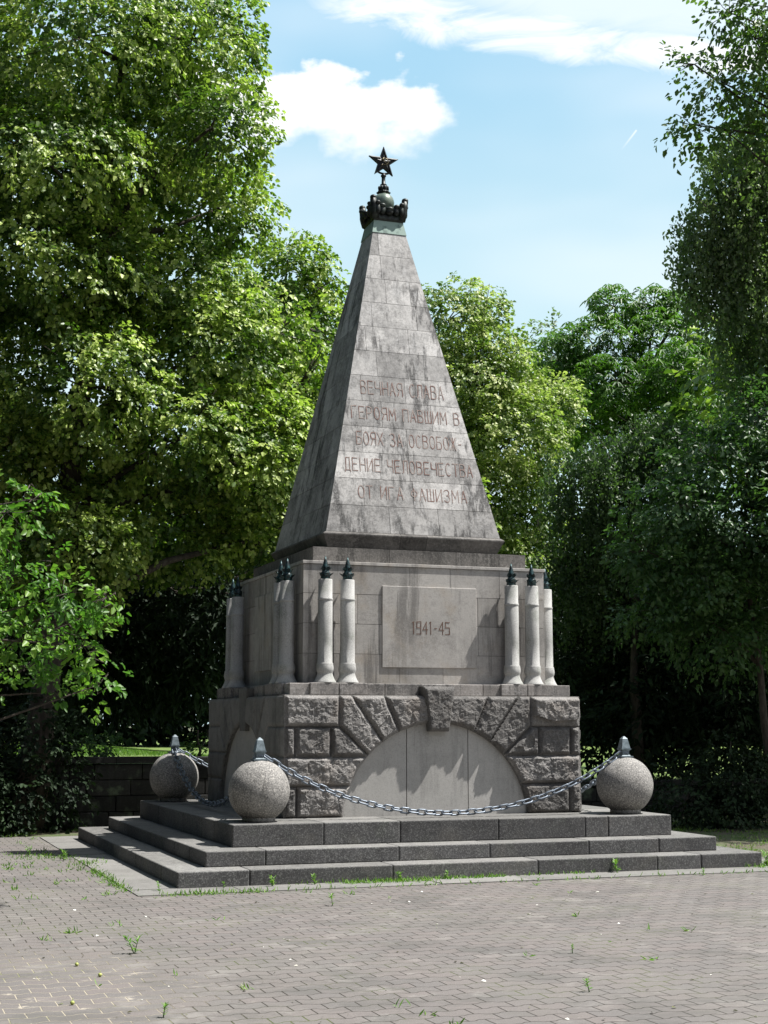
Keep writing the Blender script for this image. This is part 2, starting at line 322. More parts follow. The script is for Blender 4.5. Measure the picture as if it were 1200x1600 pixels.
rnd = random.Random(4)
class MB:
    """mesh collector with a per-face 'tint'"""
    def __init__(s): s.bm = bmesh.new(); s.lay = s.bm.faces.layers.float.new('tint')
    def poly(s, pts, tint=0.5):
        f = s.bm.faces.new([s.bm.verts.new(p) for p in pts]); f[s.lay] = tint; return f
    def _finish(s, faces, tint):
        for f in faces:
            if f.is_valid: f[s.lay] = tint
    def box(s, x0, x1, y0, y1, z0, z1, bev=0.0, tint=None, seg=2):
        t = rnd.random() if tint is None else tint
        v = [s.bm.verts.new(p) for p in ((x0,y0,z0),(x1,y0,z0),(x1,y1,z0),(x0,y1,z0),(x0,y0,z1),(x1,y0,z1),(x1,y1,z1),(x0,y1,z1))]
        fs = [s.bm.faces.new([v[i] for i in q]) for q in ((3,2,1,0),(4,5,6,7),(0,1,5,4),(1,2,6,5),(2,3,7,6),(3,0,4,7))]
        if bev > 0:
            ed = list({e for f in fs for e in f.edges})
            r = bmesh.ops.bevel(s.bm, geom=ed, offset=bev, segments=seg, profile=0.5, affect='EDGES')
            fs = list({f for vv in r['verts'] for f in vv.link_faces} | {f for f in fs if f.is_valid})
        s._finish(fs, t); return fs
    def frustum(s, a0, z0, a1, z1, tint=0.5, bottom=True, top=True):
        lo = [s.bm.verts.new((x*a0, y*a0, z0)) for x, y in ((-1,-1),(1,-1),(1,1),(-1,1))]
        hi = [s.bm.verts.new((x*a1, y*a1, z1)) for x, y in ((-1,-1),(1,-1),(1,1),(-1,1))]
        fs = [s.bm.faces.new((lo[i], lo[(i+1)%4], hi[(i+1)%4], hi[i])) for i in range(4)]
        if bottom: fs.append(s.bm.faces.new(lo[::-1]))
        if top: fs.append(s.bm.faces.new(hi))
        s._finish(fs, tint); return lo, hi
    def lathe(s, prof, c=(0,0), n=28, tint=0.5, smooth=True):
        rings = []
        for r, z in prof:
            rings.append([s.bm.verts.new((c[0]+r*math.cos(2*PI*i/n), c[1]+r*math.sin(2*PI*i/n), z)) for i in range(n)])
        for a, b in zip(rings, rings[1:]):
            for i in range(n):
                f = s.bm.faces.new((a[i], a[(i+1)%n], b[(i+1)%n], b[i])); f.smooth = smooth; f[s.lay] = tint
        for f in (s.bm.faces.new(rings[0][::-1]), s.bm.faces.new(rings[-1])): f[s.lay] = tint
    def tube(s, pts, rad, n=8, tint=0.5, cap=True):
        pts = [Vector(p) for p in pts]
        if not isinstance(rad, (list, tuple)): rad = [rad]*len(pts)
        prev = None; rings = []
        for i, p in enumerate(pts):
            d = (pts[min(i+1, len(pts)-1)] - pts[max(i-1, 0)]).normalized()
            u = d.orthogonal().normalized() if prev is None else (prev - d*prev.dot(d)).normalized()
            prev = u; w = d.cross(u)
            rings.append([s.bm.verts.new(p + (u*math.cos(2*PI*k/n) + w*math.sin(2*PI*k/n))*rad[i]) for k in range(n)])
        for a, b in zip(rings, rings[1:]):
            for i in range(n):
                f = s.bm.faces.new((a[i], a[(i+1)%n], b[(i+1)%n], b[i])); f.smooth = True; f[s.lay] = tint
        if cap:
            s.bm.faces.new(rings[0][::-1]); s.bm.faces.new(rings[-1])
    def ball(s, c, r, scale=(1,1,1), seg=20, rot=None):
        M = Matrix.Translation(Vector(c)) @ (rot.to_4x4() if rot else Matrix.Identity(4)) @ Matrix.Diagonal((r*scale[0], r*scale[1], r*scale[2], 1))
        g = bmesh.ops.create_uvsphere(s.bm, u_segments=seg, v_segments=max(6, seg*2//3), radius=1, matrix=M)
        for v in g['verts']:
            for f in v.link_faces: f.smooth = True; f[s.lay] = 0.5
    def build(s, name, mat, parent=None):
        me = bpy.data.meshes.new(name); s.bm.normal_update(); s.bm.to_mesh(me); s.bm.free()
        return link(name, me, mat, parent)

# ------------------------------------------------------------------ dimensions of the monument (metres)
A1, A2, A3, AB, AC, AD, AP = 3.351, 2.991, 2.623, 1.85, 1.77, 1.547, 1.38
Z1, Z2, Z3, ZB, ZC, ZD, ZP = 0.167, 0.324, 0.558, 1.929, 2.064, 3.496, 3.685
AO, ZO, AT, ZT = 1.146, 3.906, 0.195, 8.231

# ------------------------------------------------------------------ ground
def sheet(name, x0, x1, y0, y1, z, mat, n=1, kind='structure', fz=None):
    bm = bmesh.new(); vs = {}
    for i in range(n+1):
        for j in range(n+1):
            x = x0+(x1-x0)*i/n; y = y0+(y1-y0)*j/n
            vs[i, j] = bm.verts.new((x, y, fz(x, y) if fz else z))
    for i in range(n):
        for j in range(n): bm.faces.new((vs[i,j], vs[i+1,j], vs[i+1,j+1], vs[i,j+1]))
    me = bpy.data.meshes.new(name); bm.to_mesh(me); bm.free()
    return tag(link(name, me, mat), kind=kind)
sheet('ground', -900, 900, -900, 900, -0.012, 'ground_soil')

mb = MB()                                    # the paved square: an L-shaped sheet
pl = [(-45,-45),(45,-45),(45,-3.1),(4.6,-3.1),(4.2,-2.2),(4.05,-1.0),(4.0,4.1),(-2.8,4.1),(-3.6,3.95),(-4.1,4.05),(-5.5,3.85),(-9,4.2),(-45,4.0)]
mb.poly([(x, y, 0) for x, y in pl])
pav = mb.build('pavement', 'pavers'); tag(pav, kind='structure')

mb = MB()                                    # strip of concrete slabs round the steps
wd = 0.47; n = 7
for k in range(4):
    rot = Matrix.Rotation(k*PI/2, 3, 'Z')
    L = 2*A1+wd; w = L/n
    for i in range(n):
        x0 = -A1-wd+i*w+0.004; x1 = x0+w-0.008
        pts = [(x0,-A1-wd),(x1,-A1-wd),(x1,-A1+0.02),(x0,-A1+0.02)]
        dz = 0.008+rnd.random()*0.005
        top = [rot @ Vector((x, y, dz)) for x, y in pts]; bot = [rot @ Vector((x, y, -0.05)) for x, y in pts]
        t = rnd.random(); mb.poly(top, t)
        for a in range(4): mb.poly([bot[a], bot[(a+1)%4], top[(a+1)%4], top[a]], t)
tag(mb.build('path', 'concrete'), kind='structure')

def terr(x, y):
    k = min(max((x-1.0)/4.5, 0), 1)
    return 0.80*(1-k) + 0.45*k + 0.012*math.sin(x*0.9)*math.cos(y*0.6)
sheet('lawn', -60, 90, 5.75, 160, 1, 'lawn', 60, fz=terr)

# ------------------------------------------------------------------ retaining wall
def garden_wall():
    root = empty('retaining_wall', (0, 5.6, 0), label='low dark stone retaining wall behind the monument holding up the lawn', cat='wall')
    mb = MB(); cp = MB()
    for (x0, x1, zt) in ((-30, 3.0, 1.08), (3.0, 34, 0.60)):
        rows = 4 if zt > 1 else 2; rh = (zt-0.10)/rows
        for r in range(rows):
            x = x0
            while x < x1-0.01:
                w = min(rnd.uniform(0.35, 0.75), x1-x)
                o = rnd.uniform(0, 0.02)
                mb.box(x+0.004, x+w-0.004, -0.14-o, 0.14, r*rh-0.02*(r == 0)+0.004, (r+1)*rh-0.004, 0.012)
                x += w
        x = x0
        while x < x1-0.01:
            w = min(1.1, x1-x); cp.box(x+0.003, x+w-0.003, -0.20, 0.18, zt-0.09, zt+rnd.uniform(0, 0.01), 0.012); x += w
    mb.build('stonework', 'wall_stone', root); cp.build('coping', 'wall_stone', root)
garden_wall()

# ------------------------------------------------------------------ the monument
mon = empty('monument', (0, 0, 0), label='tall grey stone obelisk monument on stepped granite base, topped by a bronze star', cat='monument')

def step_course(a_out, a_in, z0, z1, splits_front, splits_left):
    mb = MB()
    mb.box(-a_in+0.05, a_in-0.05, -a_in+0.05, a_in-0.05, z0-0.02, z1-0.012, 0, 0.5)
    W = a_out - a_in + 0.06
    def run(k, splits):
        rot = Matrix.Rotation(k*PI/2, 4, 'Z')
        xs = [-a_out] + splits + [a_out-W-0.006]
        for x0, x1 in zip(xs, xs[1:]):
            nv = len(mb.bm.verts)
            fs = mb.box(x0+0.0015, x1-0.0015, -a_out, -a_out+W, z0-0.004, z1+rnd.uniform(-0.002, 0.002), 0.015, rnd.random(), 3)
            vs = list({v for f in fs for v in f.verts})
            bmesh.ops.transform(mb.bm, matrix=rot, verts=vs)
    run(0, splits_front); run(3, splits_left); run(2, splits_front); run(1, splits_left)
    # tread slabs joined to the next step: the core top shows as a joint line
    for f in mb.bm.faces: f.smooth = False
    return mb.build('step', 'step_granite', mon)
step_course(A1, 2.62, 0.0, Z1, [-2.62, -1.1, 0.55, 2.0], [-1.9, -0.4, 1.1])
step_course(A2, 2.30, Z1, Z2, [-2.36, -0.9, 0.15, 1.35], [-1.5, 0.1, 1.5])
step_course(A3, 1.86, Z2, Z3, [-1.62, -0.75, 0.42, 1.5], [-1.3, 0.2, 1.2])
mb = MB()
mb.box(-1.90, 1.90, -1.90, 1.90, Z3-0.05, Z3-0.001, 0, 0.6)
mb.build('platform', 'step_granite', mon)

# rusticated base ----------------------------------------------------
ACZ, ARR = 0.455, 1.155
def arcpt(a, r): return (r*math.sin(R(a)), ACZ+r*math.cos(R(a)))
def topx(a): return math.tan(R(a))*(ZB-ACZ)
rows = [Z3, 0.902, 1.236, 1.570, ZB]
def half_blocks():
    out = []
    out.append([(0.0, 1.4), arcpt(24, 1.0), (topx(24), ZB), (0, ZB)])
    out.append([arcpt(24, 1.0), arcpt(35.5, 1.0), (topx(35.5), ZB), (topx(24), ZB)])
    out.append([arcpt(35.5, 1.0), arcpt(47, 1.0), (1.196, 1.570), (1.2, 1.571), (1.2, ZB), (topx(35.5), ZB)])
    out.append([(1.2, rows[3]), (AB, rows[3]), (AB, ZB), (1.2, ZB)])
    out.append([(0.838, rows[2]), (1.30, rows[2]), (1.30, rows[3]), (1.196, rows[3])])
    out.append([(1.30, rows[2]), (1.72, rows[2]), (1.72, rows[3]), (1.30, rows[3])])
    out.append([(1.72, rows[2]), (AB, rows[2]), (AB, rows[3]), (1.72, rows[3])])
    out.append([(0.7, rows[1]), (AB, rows[1]), (AB, rows[2]), (0.7, rows[2])])
    out.append([(0.9, rows[0]), (1.70, rows[0]), (1.70, rows[1]), (0.9, rows[1])])
    out.append([(1.70, rows[0]), (AB, rows[0]), (AB, rows[1]), (1.70, rows[1])])
    return out
hb = half_blocks()
BLK = hb + [[(-x, z) for x, z in p][::-1] for p in hb]
def facet(v, sc, sd):
    w = v*sc+Vector((sd, 0, 0)); d, pts = noise.voronoi(w)
    p = pts[0]; t = noise.random_vector if False else None
    a = noise.noise_vector(p*7.31+Vector((1.7, 2.3, .7)))
    return (w-p).dot(a)*0.9+a.y*0.35
def rustic_face(k, step, amp, mat, label=None, seed=0.0):
    nx = int(round(2*AB/step)); nz = int(round((ZB-Z3)/step))
    X, Z = np.meshgrid(np.linspace(-AB, AB, nx+1), np.linspace(Z3, ZB, nz+1), indexing='ij')
    # snap the vertices next to the arch on to its circle
    rr = np.hypot(X, Z-ACZ); near = np.abs(rr-ARR) < step*0.52
    X = np.where(near & (Z > Z3+1e-4), X*ARR/rr, X); Zs = np.where(near & (Z > Z3+1e-4), ACZ+(Z-ACZ)*ARR/rr, Z)
    Z = Zs; rr = np.hypot(X, Z-ACZ)
    best = np.full(X.shape, -1.0); idx = np.zeros(X.shape, int)
    for i, p in enumerate(BLK):
        d = np.full(X.shape, 9.0)
        for (xa, za), (xb, zb) in zip(p, p[1:]+p[:1]):
            ex, ez = xb-xa, zb-za; L = math.hypot(ex, ez)
            if L < 0.01: continue
            d = np.minimum(d, ((-ez)*(X-xa)+ex*(Z-za))/L)
        d = np.minimum(d, rr-ARR)
        m = d > best; best = np.where(m, d, best); idx = np.where(m, i, idx)
    H = np.zeros(X.shape)
    br = random.Random(7+k); offs = [(br.uniform(-20, 20), br.uniform(0.85, 1.2), br.uniform(-.12, .12), br.uniform(-.12, .12)) for _ in BLK]
    smooth_block = 3 if k == 0 else -1
    for i in range(nx+1):
        for j in range(nz+1):
            d = best[i, j]; x = X[i, j]; z = Z[i, j]
            if d < 0.007: H[i, j] = -0.014; continue
            o, a, sx, sz = offs[idx[i, j]]
            m = min(max((d-0.007)/0.038, 0), 1); m = m*m*(3-2*m)
            v = Vector((x+o, seed, z-o))
            v2 = v+0.03*noise.noise_vector(v*9); f = 0.35+0.55*facet(v2, 4.5, 0)+0.42*facet(v2, 10, 5)+0.22*facet(v2, 22, 9)+0.30*noise.fractal(v*6.0, 0.7, 2.1, 6)
            if idx[i, j] == smooth_block:
                # split ashlar: dressed lower part, rough break above
                e = (z-1.72) - 0.05*noise.noise(v*4) + 0.10*math.sin((x-1.2)*4.5)
                f = 0.9+f if e > 0 else -0.15
            H[i, j] = amp*a*m*(0.42 + 0.72*f) + 0.006*min(d/0.02, 1)
    edge = np.minimum(AB-np.abs(X), 0.03)/0.03
    H = np.where(H > 0, H*np.clip(edge, 0, 1), H)
    H = np.where(AB-np.abs(X) < 1e-5, 0, H)
    rot = Matrix.Rotation(k*PI/2, 3, 'Z')
    co = np.stack([X, -AB-H, Z], -1).reshape(-1, 3) @ np.array(rot).T
    I = np.arange((nx+1)*(nz+1)).reshape(nx+1, nz+1)
    q = np.stack([I[:-1,:-1], I[1:,:-1], I[1:,1:], I[:-1,1:]], -1).reshape(-1, 4)
    inside = (rr < ARR-1e-4).reshape(-1)
    rmin = np.where(rr < ARR-1e-4, 1, 0).reshape(-1)
    keep = (rmin[q].sum(1) == 0)
    q = q[keep]; bidx = idx.reshape(-1)[q[:, 0]]
    me = bpy.data.meshes.new('rusticated_face')
    me.from_pydata(co.tolist(), [], q.tolist()); 
    at = me.attributes.new('tint', 'FLOAT', 'FACE'); tt = np.array([br.random() for _ in BLK]); at.data.foreach_set('value', tt[bidx].astype(np.float32))
    o = link('rusticated_face', me, mat, mon)
    # soffit ring of the arch
    mb = MB(); N = 64
    a0 = math.degrees(math.acos((Z3-ACZ)/ARR))
    for i in range(N):
        a = -a0+2*a0*i/N; b = -a0+2*a0*(i+1)/N
        pa, pb = arcpt(a, ARR+0.001), arcpt(b, ARR+0.001)
        pts = [Vector((pa[0], -AB+0.016, pa[1])), Vector((pb[0], -AB+0.016, pb[1])), Vector((pb[0], -AB+0.09, pb[1])), Vector((pa[0], -AB+0.09, pa[1]))]
        mb.poly([rot @ p for p in pts])
    # joint backing so that no gap opens between face and ring
    mb.build('arch_soffit', mat, mon)
    # infill slabs
    mb = MB(); cuts = [-1.3, -0.365, 0.405, 1.3]
    for x0, x1 in zip(cuts, cuts[1:]):
        x0 += 0.005; x1 -= 0.005; pts = []
        lim = math.sqrt((ARR+0.02)**2-(Z3-ACZ)**2)
        xa, xb = max(x0, -lim), min(x1, lim)
        pts = [(xa, Z3), (xb, Z3)]
        for i in range(25):
            x = xb+(xa-xb)*i/24; z = ACZ+math.sqrt(max((ARR+0.02)**2-x*x, (Z3-ACZ)**2))
            if z > Z3+0.002: pts.append((x, z))
        t = rnd.uniform(.3, .7)
        fr = [rot @ Vector((x, -AB+0.045, z)) for x, z in pts]; bk = [rot @ Vector((x, -AB+0.085, z)) for x, z in pts]
        mb.poly(fr, t)
        for a in range(len(pts)): mb.poly([bk[a], bk[(a+1) % len(pts)], fr[(a+1) % len(pts)], fr[a]][::-1], t)
    mb.build('arch_panel', 'smooth_granite', mon)
    # keystone
    kb = bmesh.new(); nn = 22; g = {}
    for i in range(nn+1):
        for j in range(nn*2+1):
            t = j/(nn*2); z = 1.515+(2.035-1.515)*t; hw = 0.125+(0.205-0.125)*t
            u = -1+2*i/nn; x = 0.012+u*hw
            ed = min(1-abs(u), min(t, 1-t)*2.2); m = min(max(ed/0.22, 0), 1); m = m*(2-m)
            v = Vector((x+31+k, 2.0, z))
            h = 0.045*m + m*0.020*(0.30*facet(v, 7, 2)+0.5*facet(v, 13, 4)+.3*facet(v, 26, 6)+.35*noise.fractal(v*9, 0.7, 2.1, 5)+0.3) if k in (0, 3) else 0.03*m
            g[i, j] = kb.verts.new(rot @ Vector((x, -AB-(0.028 if k == 0 else 0.012)-h*(1.0 if k == 0 else 0.15), z)))
    for i in range(nn):
        for j in range(nn*2): kb.faces.new((g[i,j], g[i+1,j], g[i+1,j+1], g[i,j+1]))
    for e in [e for e in kb.edges if e.is_boundary]:
        a, b = e.verts
        back = [kb.verts.new(v.co + rot @ Vector((0, 0.13, 0))) for v in (b, a)]
        kb.faces.new((a, b, back[0], back[1]))
    me = bpy.data.meshes.new('keystone'); bmesh.ops.remove_doubles(kb, verts=kb.verts, dist=1e-5); bmesh.ops.recalc_face_normals(kb, faces=kb.faces); kb.to_mesh(me); kb.free()
    link('keystone', me, mat, mon)
rustic_face(0, 0.0125, 0.056, 'rough_granite')
rustic_face(3, 0.02, 0.012, 'side_granite')
rustic_face(1, 0.04, 0.03, 'rough_granite')
rustic_face(2, 0.04, 0.02, 'rough_granite')
mb = MB(); mb.box(-1.755, 1.755, -1.755, 1.755, Z3-0.01, ZB-0.02, 0, 0.3)
mb.box(-AB+0.002, AB-0.002, -AB+0.002, AB-0.002, ZB-0.03, ZB-0.003, 0, 0.3)
mb.build('base_core', 'side_granite', mon)

# coping with pads below the column pairs
CX = (1.048, 1.320)
mb = MB()
for k in range(4):
    rot = Matrix.Rotation(k*PI/2, 4, 'Z')
    xs = [-AC, -1.15, -0.62, -0.02, 0.62, 1.12, AC-0.25]
    for x0, x1 in zip(xs, xs[1:]):
        fs = mb.box(x0+0.002, x1-0.002, -AC, -AC+0.246, ZB+0.001, ZC, 0.006, None, 1)
        bmesh.ops.transform(mb.bm, matrix=rot, verts=list({v for f in fs for v in f.verts}))
    for s in (-1, 1):
        for a, b in ((0.845, 1.186), (1.192, 1.533)):
            x0, x1 = sorted((s*a, s*b))
            fs = mb.box(x0, x1, -AC-0.035, -AC+0.3, ZB+0.004, ZC+0.006, 0.007, rnd.uniform(.7, 1.0), 1)
            bmesh.ops.transform(mb.bm, matrix=rot, verts=list({v for f in fs for v in f.verts}))
mb.box(-AC+0.24, AC-0.24, -AC+0.24, AC-0.24, ZB, ZC-0.006, 0, 0.4)
mb.build('coping', 'weathered_stone', mon)

# ashlar facing ------------------------------------------------------
OFF, GAP = 0.010, 0.005
def ashlar(mb, k, half, z0, z1, rows_, half_top=None, slim=False):
    """facing blocks; rows_ = list of (zlo, zhi, [joint x at mid height])"""
    rot = Matrix.Rotation(k*PI/2, 3, 'Z')
    ht = half if half_top is None else half_top
    hw = lambda z: half+(ht-half)*(z-z0)/(z1-z0)
    for zl, zh, js in rows_:
        xs = [None]+list(js)+[None]
        for a, b in zip(xs, xs[1:]):
            t = rnd.random()
            def cx(v, z, side, o):
                if v is None: return side*(hw(z)+o)
                return v + (-side)*(GAP/2)
            zl2, zh2 = zl+GAP/2, zh-GAP/2
            def quad(o):
                return [Vector((cx(a, zl2, -1, o), -hw(zl2)-o, zl2)), Vector((cx(b, zl2, 1, o), -hw(zl2)-o, zl2)),
                        Vector((cx(b, zh2, 1, o), -hw(zh2)-o, zh2)), Vector((cx(a, zh2, -1, o), -hw(zh2)-o, zh2))]
            F = quad(OFF+rnd.uniform(-0.0015, 0.0015)*(a is not None and b is not None)); B = quad(-0.004)
            F = [rot @ v for v in F]; B = [rot @ v for v in B]
            mb.poly(F, t)
            for e in range(4):
                if (e == 3 and a is None) or (e == 1 and b is None): continue
                mb.poly([B[e], B[(e+1) % 4], F[(e+1) % 4], F[e]], t)

def die():
    core = MB(); core.frustum(AD-OFF, ZC-0.01, AD-OFF, ZD-0.004); core.build('die_core', 'mortar', mon)
    mb = MB(); zs = [ZC+0.001, 2.415, 2.765, 3.115, 3.458]
    for k in range(4):
        J = [[-1.10, -0.35, 0.20, 1.02], [-0.90, -0.60, 0.66, 1.22], [-1.22, -0.88, 0.66, 0.92], [-1.0, -0.22, 0.30, 0.95]]
        ashlar(mb, k, AD-OFF, ZC, ZD, [(zs[i], zs[i+1], J[i]) for i in range(4)])
    mb.build('ashlar_facing', 'limestone', mon)
    mb = MB(); mb.box(-AD-0.014, AD+0.014, -AD-0.014, AD+0.014, 3.459, ZD, 0.004, 0.75); mb.build('cornice', 'limestone', mon)
    for k in (0, 1, 2, 3):
        mb = MB(); rot = Matrix.Rotation(k*PI/2, 4, 'Z')
        hz = [2.262, 2.70, 2.895, 3.225]
        fs = mb.box(-0.575, 0.635, -AD-0.016, -AD+0.01, 2.262, 3.225, 0.004, 0.55, 1)
        bmesh.ops.transform(mb.bm, matrix=rot, verts=list({v for f in fs for v in f.verts}))
        p = mb.build('panel', 'limestone', mon)
        if k == 0: front = p
    core = MB(); core.frustum(AP-OFF, ZD-0.01, AP-OFF, ZP-0.002); core.build('frieze_core', 'mortar', mon)
    mb = MB()
    for k in range(4): ashlar(mb, k, AP-OFF, ZD, ZP, [(ZD+0.002, ZP, [(-0.42, 0.45), (-0.5, 0.3), (-.3, .5), (-.6, .2)][k])])
    mb.poly([(-AP, -AP, ZP+0.001), (AP, -AP, ZP+0.001), (AP, AP, ZP+0.001), (-AP, AP, ZP+0.001)])
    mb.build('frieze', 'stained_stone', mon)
    return front
panel = die()

# flared foot of the obelisk
mb = MB()
for k in range(4):
    rot = Matrix.Rotation(k*PI/2, 3, 'Z')
    prof = [(1.105, ZP+0.001), (1.118, 3.72), (1.145, 3.78), (1.176, 3.842), (1.188, 3.866), (1.188, 3.880), (1.150, ZO+0.001)]
    cuts = [-1, -0.17, 0.13 if k == 0 else 0.2, 1]
    for c0, c1 in zip(cuts, cuts[1:]):
        t = rnd.random(); g = 0.0025
        for (a, za), (b, zb) in zip(prof, prof[1:]):
            xs = lambda h, c, s: c*h if abs(c) == 1 else c*1.15+s*g
            mb.poly([rot @ Vector(p) for p in ((xs(a, c0, 1), -a, za), (xs(a, c1, -1), -a, za), (xs(b, c1, -1), -b, zb), (xs(b, c0, 1), -b, zb))], t)
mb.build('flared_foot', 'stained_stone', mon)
mb = MB(); mb.frustum(1.09, ZP-0.01, 1.13, ZO-0.002); mb.build('foot_core', 'mortar', mon)

# obelisk
def obelisk():
    core = MB(); core.frustum(AO-OFF, ZO-0.003, AT-OFF*0.9, ZT); core.build('obelisk_core', 'mortar', mon)
    zs = [ZO+0.002] + [3.906+0.3465*i for i in range(1, 13)]
    zs[-1] = 8.052
    JF = [[-0.318, 0.331], [-0.631, 0.023, 0.684], [-0.39, 0.0, 0.432], [-0.60, 0.002, 0.62], [-0.312, 0.366], [-0.56, 0.031, 0.50], [-0.326, 0.324],
          [-0.45, 0.14], [-0.34, 0.28], [-0.12, 0.22], [-0.16], [-0.17]]
    mb = MB()
    for k in range(4):
        J = JF if k == 0 else [[(j*0.9+0.08*((i*7+k) % 3-1)) for j in js] for i, js in enumerate(JF)]
        ashlar(mb, k, AO-OFF, ZO, ZT, [(zs[i], zs[i+1], J[i]) for i in range(12)], AT-OFF)
    mb.build('obelisk_facing', 'obelisk_stone', mon)
    mb = MB(); hw = lambda z: AO+(AT-AO)*(z-ZO)/(ZT-ZO)
    mb.frustum(hw(8.055)+0.008, 8.055, hw(ZT)+0.008, ZT+0.012); mb.build('copper_cap', 'verdigris', mon)
obelisk()

# writing ------------------------------------------------------------
def arc(cx, cy, rx, ry, a0, a1, n=10):
    return [(cx+rx*math.cos(R(a0+(a1-a0)*i/n)), cy+ry*math.sin(R(a0+(a1-a0)*i/n))) for i in range(n+1)]
G = {
 'В': [[(0,0),(0,1)], [(0,1),(.5,1)]+arc(.5,.78,.42,.22,90,-90)+[(0,.56)], [(.5,.56)]+arc(.55,.28,.45,.28,90,-90)+[(0,0)]],
 'Е': [[(.95,1),(0,1),(0,0),(.95,0)], [(0,.52),(.8,.52)]],
 'Ч': [[(0,1),(0,.62)]+arc(.3,.62,.3,.14,180,270)+[(1,.48)], [(1,1),(1,0)]],
 'Н': [[(0,0),(0,1)], [(1,0),(1,1)], [(0,.5),(1,.5)]],
 'А': [[(0,0),(.5,1),(1,0)], [(.2,.36),(.8,.36)]],
 'Я': [[(1,0),(1,1),(.5,1)]+arc(.45,.75,.42,.25,90,270)+[(1,.5)], [(.5,.5),(.05,0)]],
 'С': [arc(.52,.5,.50,.5,50,310,14)],
 'Л': [[(0,0),(.2,.1),(.25,1),(1,1),(1,0)]],
 'Г': [[(0,0),(0,1),(.9,1)]],
 'Р': [[(0,0),(0,1),(.5,1)]+arc(.5,.73,.45,.27,90,-90)+[(0,.46)]],
 'О': [arc(.5,.5,.5,.5,0,360,20)],
 'М': [[(0,0),(.05,1),(.5,.35),(.95,1),(1,0)]],
 'П': [[(0,0),(0,1),(1,1),(1,0)]],
 'Ш': [[(0,1),(0,0),(1,0),(1,1)], [(.5,0),(.5,1)]],
 'И': [[(0,1),(0,0),(1,1),(1,0)]],
 'Б': [[(.9,1),(0,1),(0,0),(.5,0)]+arc(.52,.29,.45,.29,-90,90)+[(0,.58)]],
 'Х': [[(0,0),(1,1)], [(0,1),(1,0)]],
 'З': [arc(.45,.77,.45,.23,150,-90,10)+arc(.48,.27,.5,.27,90,-150,10)],
 'Ж': [[(.5,0),(.5,1)], [(0,0),(.5,.5),(1,1)], [(0,1),(.5,.5),(1,0)]],
 'Д': [[(.0,-.12),(0,0),(1,0),(1,-.12)], [(.12,0),(.25,1),(.85,1),(.85,0)]],
 'Т': [[(0,1),(1,1)], [(.5,0),(.5,1)]],
 'Ф': [[(.5,0),(.5,1)], arc(.5,.56,.5,.24,0,360,16)],
 '-': [[(.2,.48),(.8,.48)]],
 '1': [[(.1,.92),(.55,1),(.55,0)]],
 '9': [[(.95,.52),(.05,.52),(.05,1),(.95,1),(.95,0),(.0,0)]],
 '4': [[(.78,0),(.78,1),(.0,.36),(1.08,.36)]],
 '5': [[(.95,1),(.05,1),(.05,.56),(.95,.56),(.95,0),(.0,0)]],
}
def writing(name, text, x0, x1, z0, h, yf, lw, mat, parent, label=None, wch=0.66, spacing=None):
    """thin cut strokes; yf(z) gives the face plane (y)"""
    n = len(text); wid = {' ': 0.62, 'И': 1.0, 'Ш': 1.1, 'М': 1.15, 'Ж': 1.1, 'Д': 1.05, '-': 0.8, '1': 0.62}
    ws = [wid.get(c, 1.0) for c in text]; gap = 0.42
    tot = sum(ws)+gap*(n-1); u = (x1-x0)/tot; x = x0
    bm = bmesh.new()
    def flush():
        bmesh.ops.recalc_face_normals(bm, faces=bm.faces)
        me = bpy.data.meshes.new(name); bm.to_mesh(me); link(name, me, mat, parent)
    for c, w in zip(text, ws):
        if c != ' ':
            for st in G[c]:
                jit = [(rnd.uniform(-.015, .015), rnd.uniform(-.008, .008)) for _ in st]
                pts = [(x+px*w*u+j[0]*h*0.5, z0+pz*h+j[1]*h) for (px, pz), j in zip(st, jit)]
                for (xa, za), (xb, zb) in zip(pts, pts[1:]):
                    L = math.hypot(xb-xa, zb-za)
                    if L < 1e-4: continue
                    dx, dz = (xb-xa)/L*lw/2, (zb-za)/L*lw/2
                    q = [(xa-dx-dz, za-dz+dx), (xa-dx+dz, za-dz-dx), (xb+dx+dz, zb+dz-dx), (xb+dx-dz, zb+dz+dx)]
                    bm.faces.new([bm.verts.new((a, yf(b)-0.0012-rnd.random()*0.0012, b)) for a, b in q])
        else: flush(); bm.free(); bm = bmesh.new()
        x += (w+gap)*u
    flush(); bm.free()
ob_y = lambda z: -(AO+(AT-AO)*(z-ZO)/(ZT-ZO))-0.0018
for txt, a, b, z, h in (("ВЕЧНАЯ СЛАВА", -0.567, 0.556, 5.735, .176), ("ГЕРОЯМ ПАВШИМ В", -0.715, 0.742, 5.398, .160), ("БОЯХ ЗА ОСВОБОЖ-", -0.672, 0.745, 5.052, .165),
                        ("ДЕНИЕ ЧЕЛОВЕЧЕСТВА", -0.850, 0.855, 4.702, .163), ("ОТ ИГА ФАШИЗМА", -0.700, 0.740, 4.352, .158)):
    writing('inscription_word', txt, a, b, z, h, ob_y, 0.0105, 'red_paint', mon)
writing('date_inscription', "1941-45", -0.20, 0.283, 2.662, .145, lambda z: -AD-0.0165, 0.0105, 'date_paint', panel)

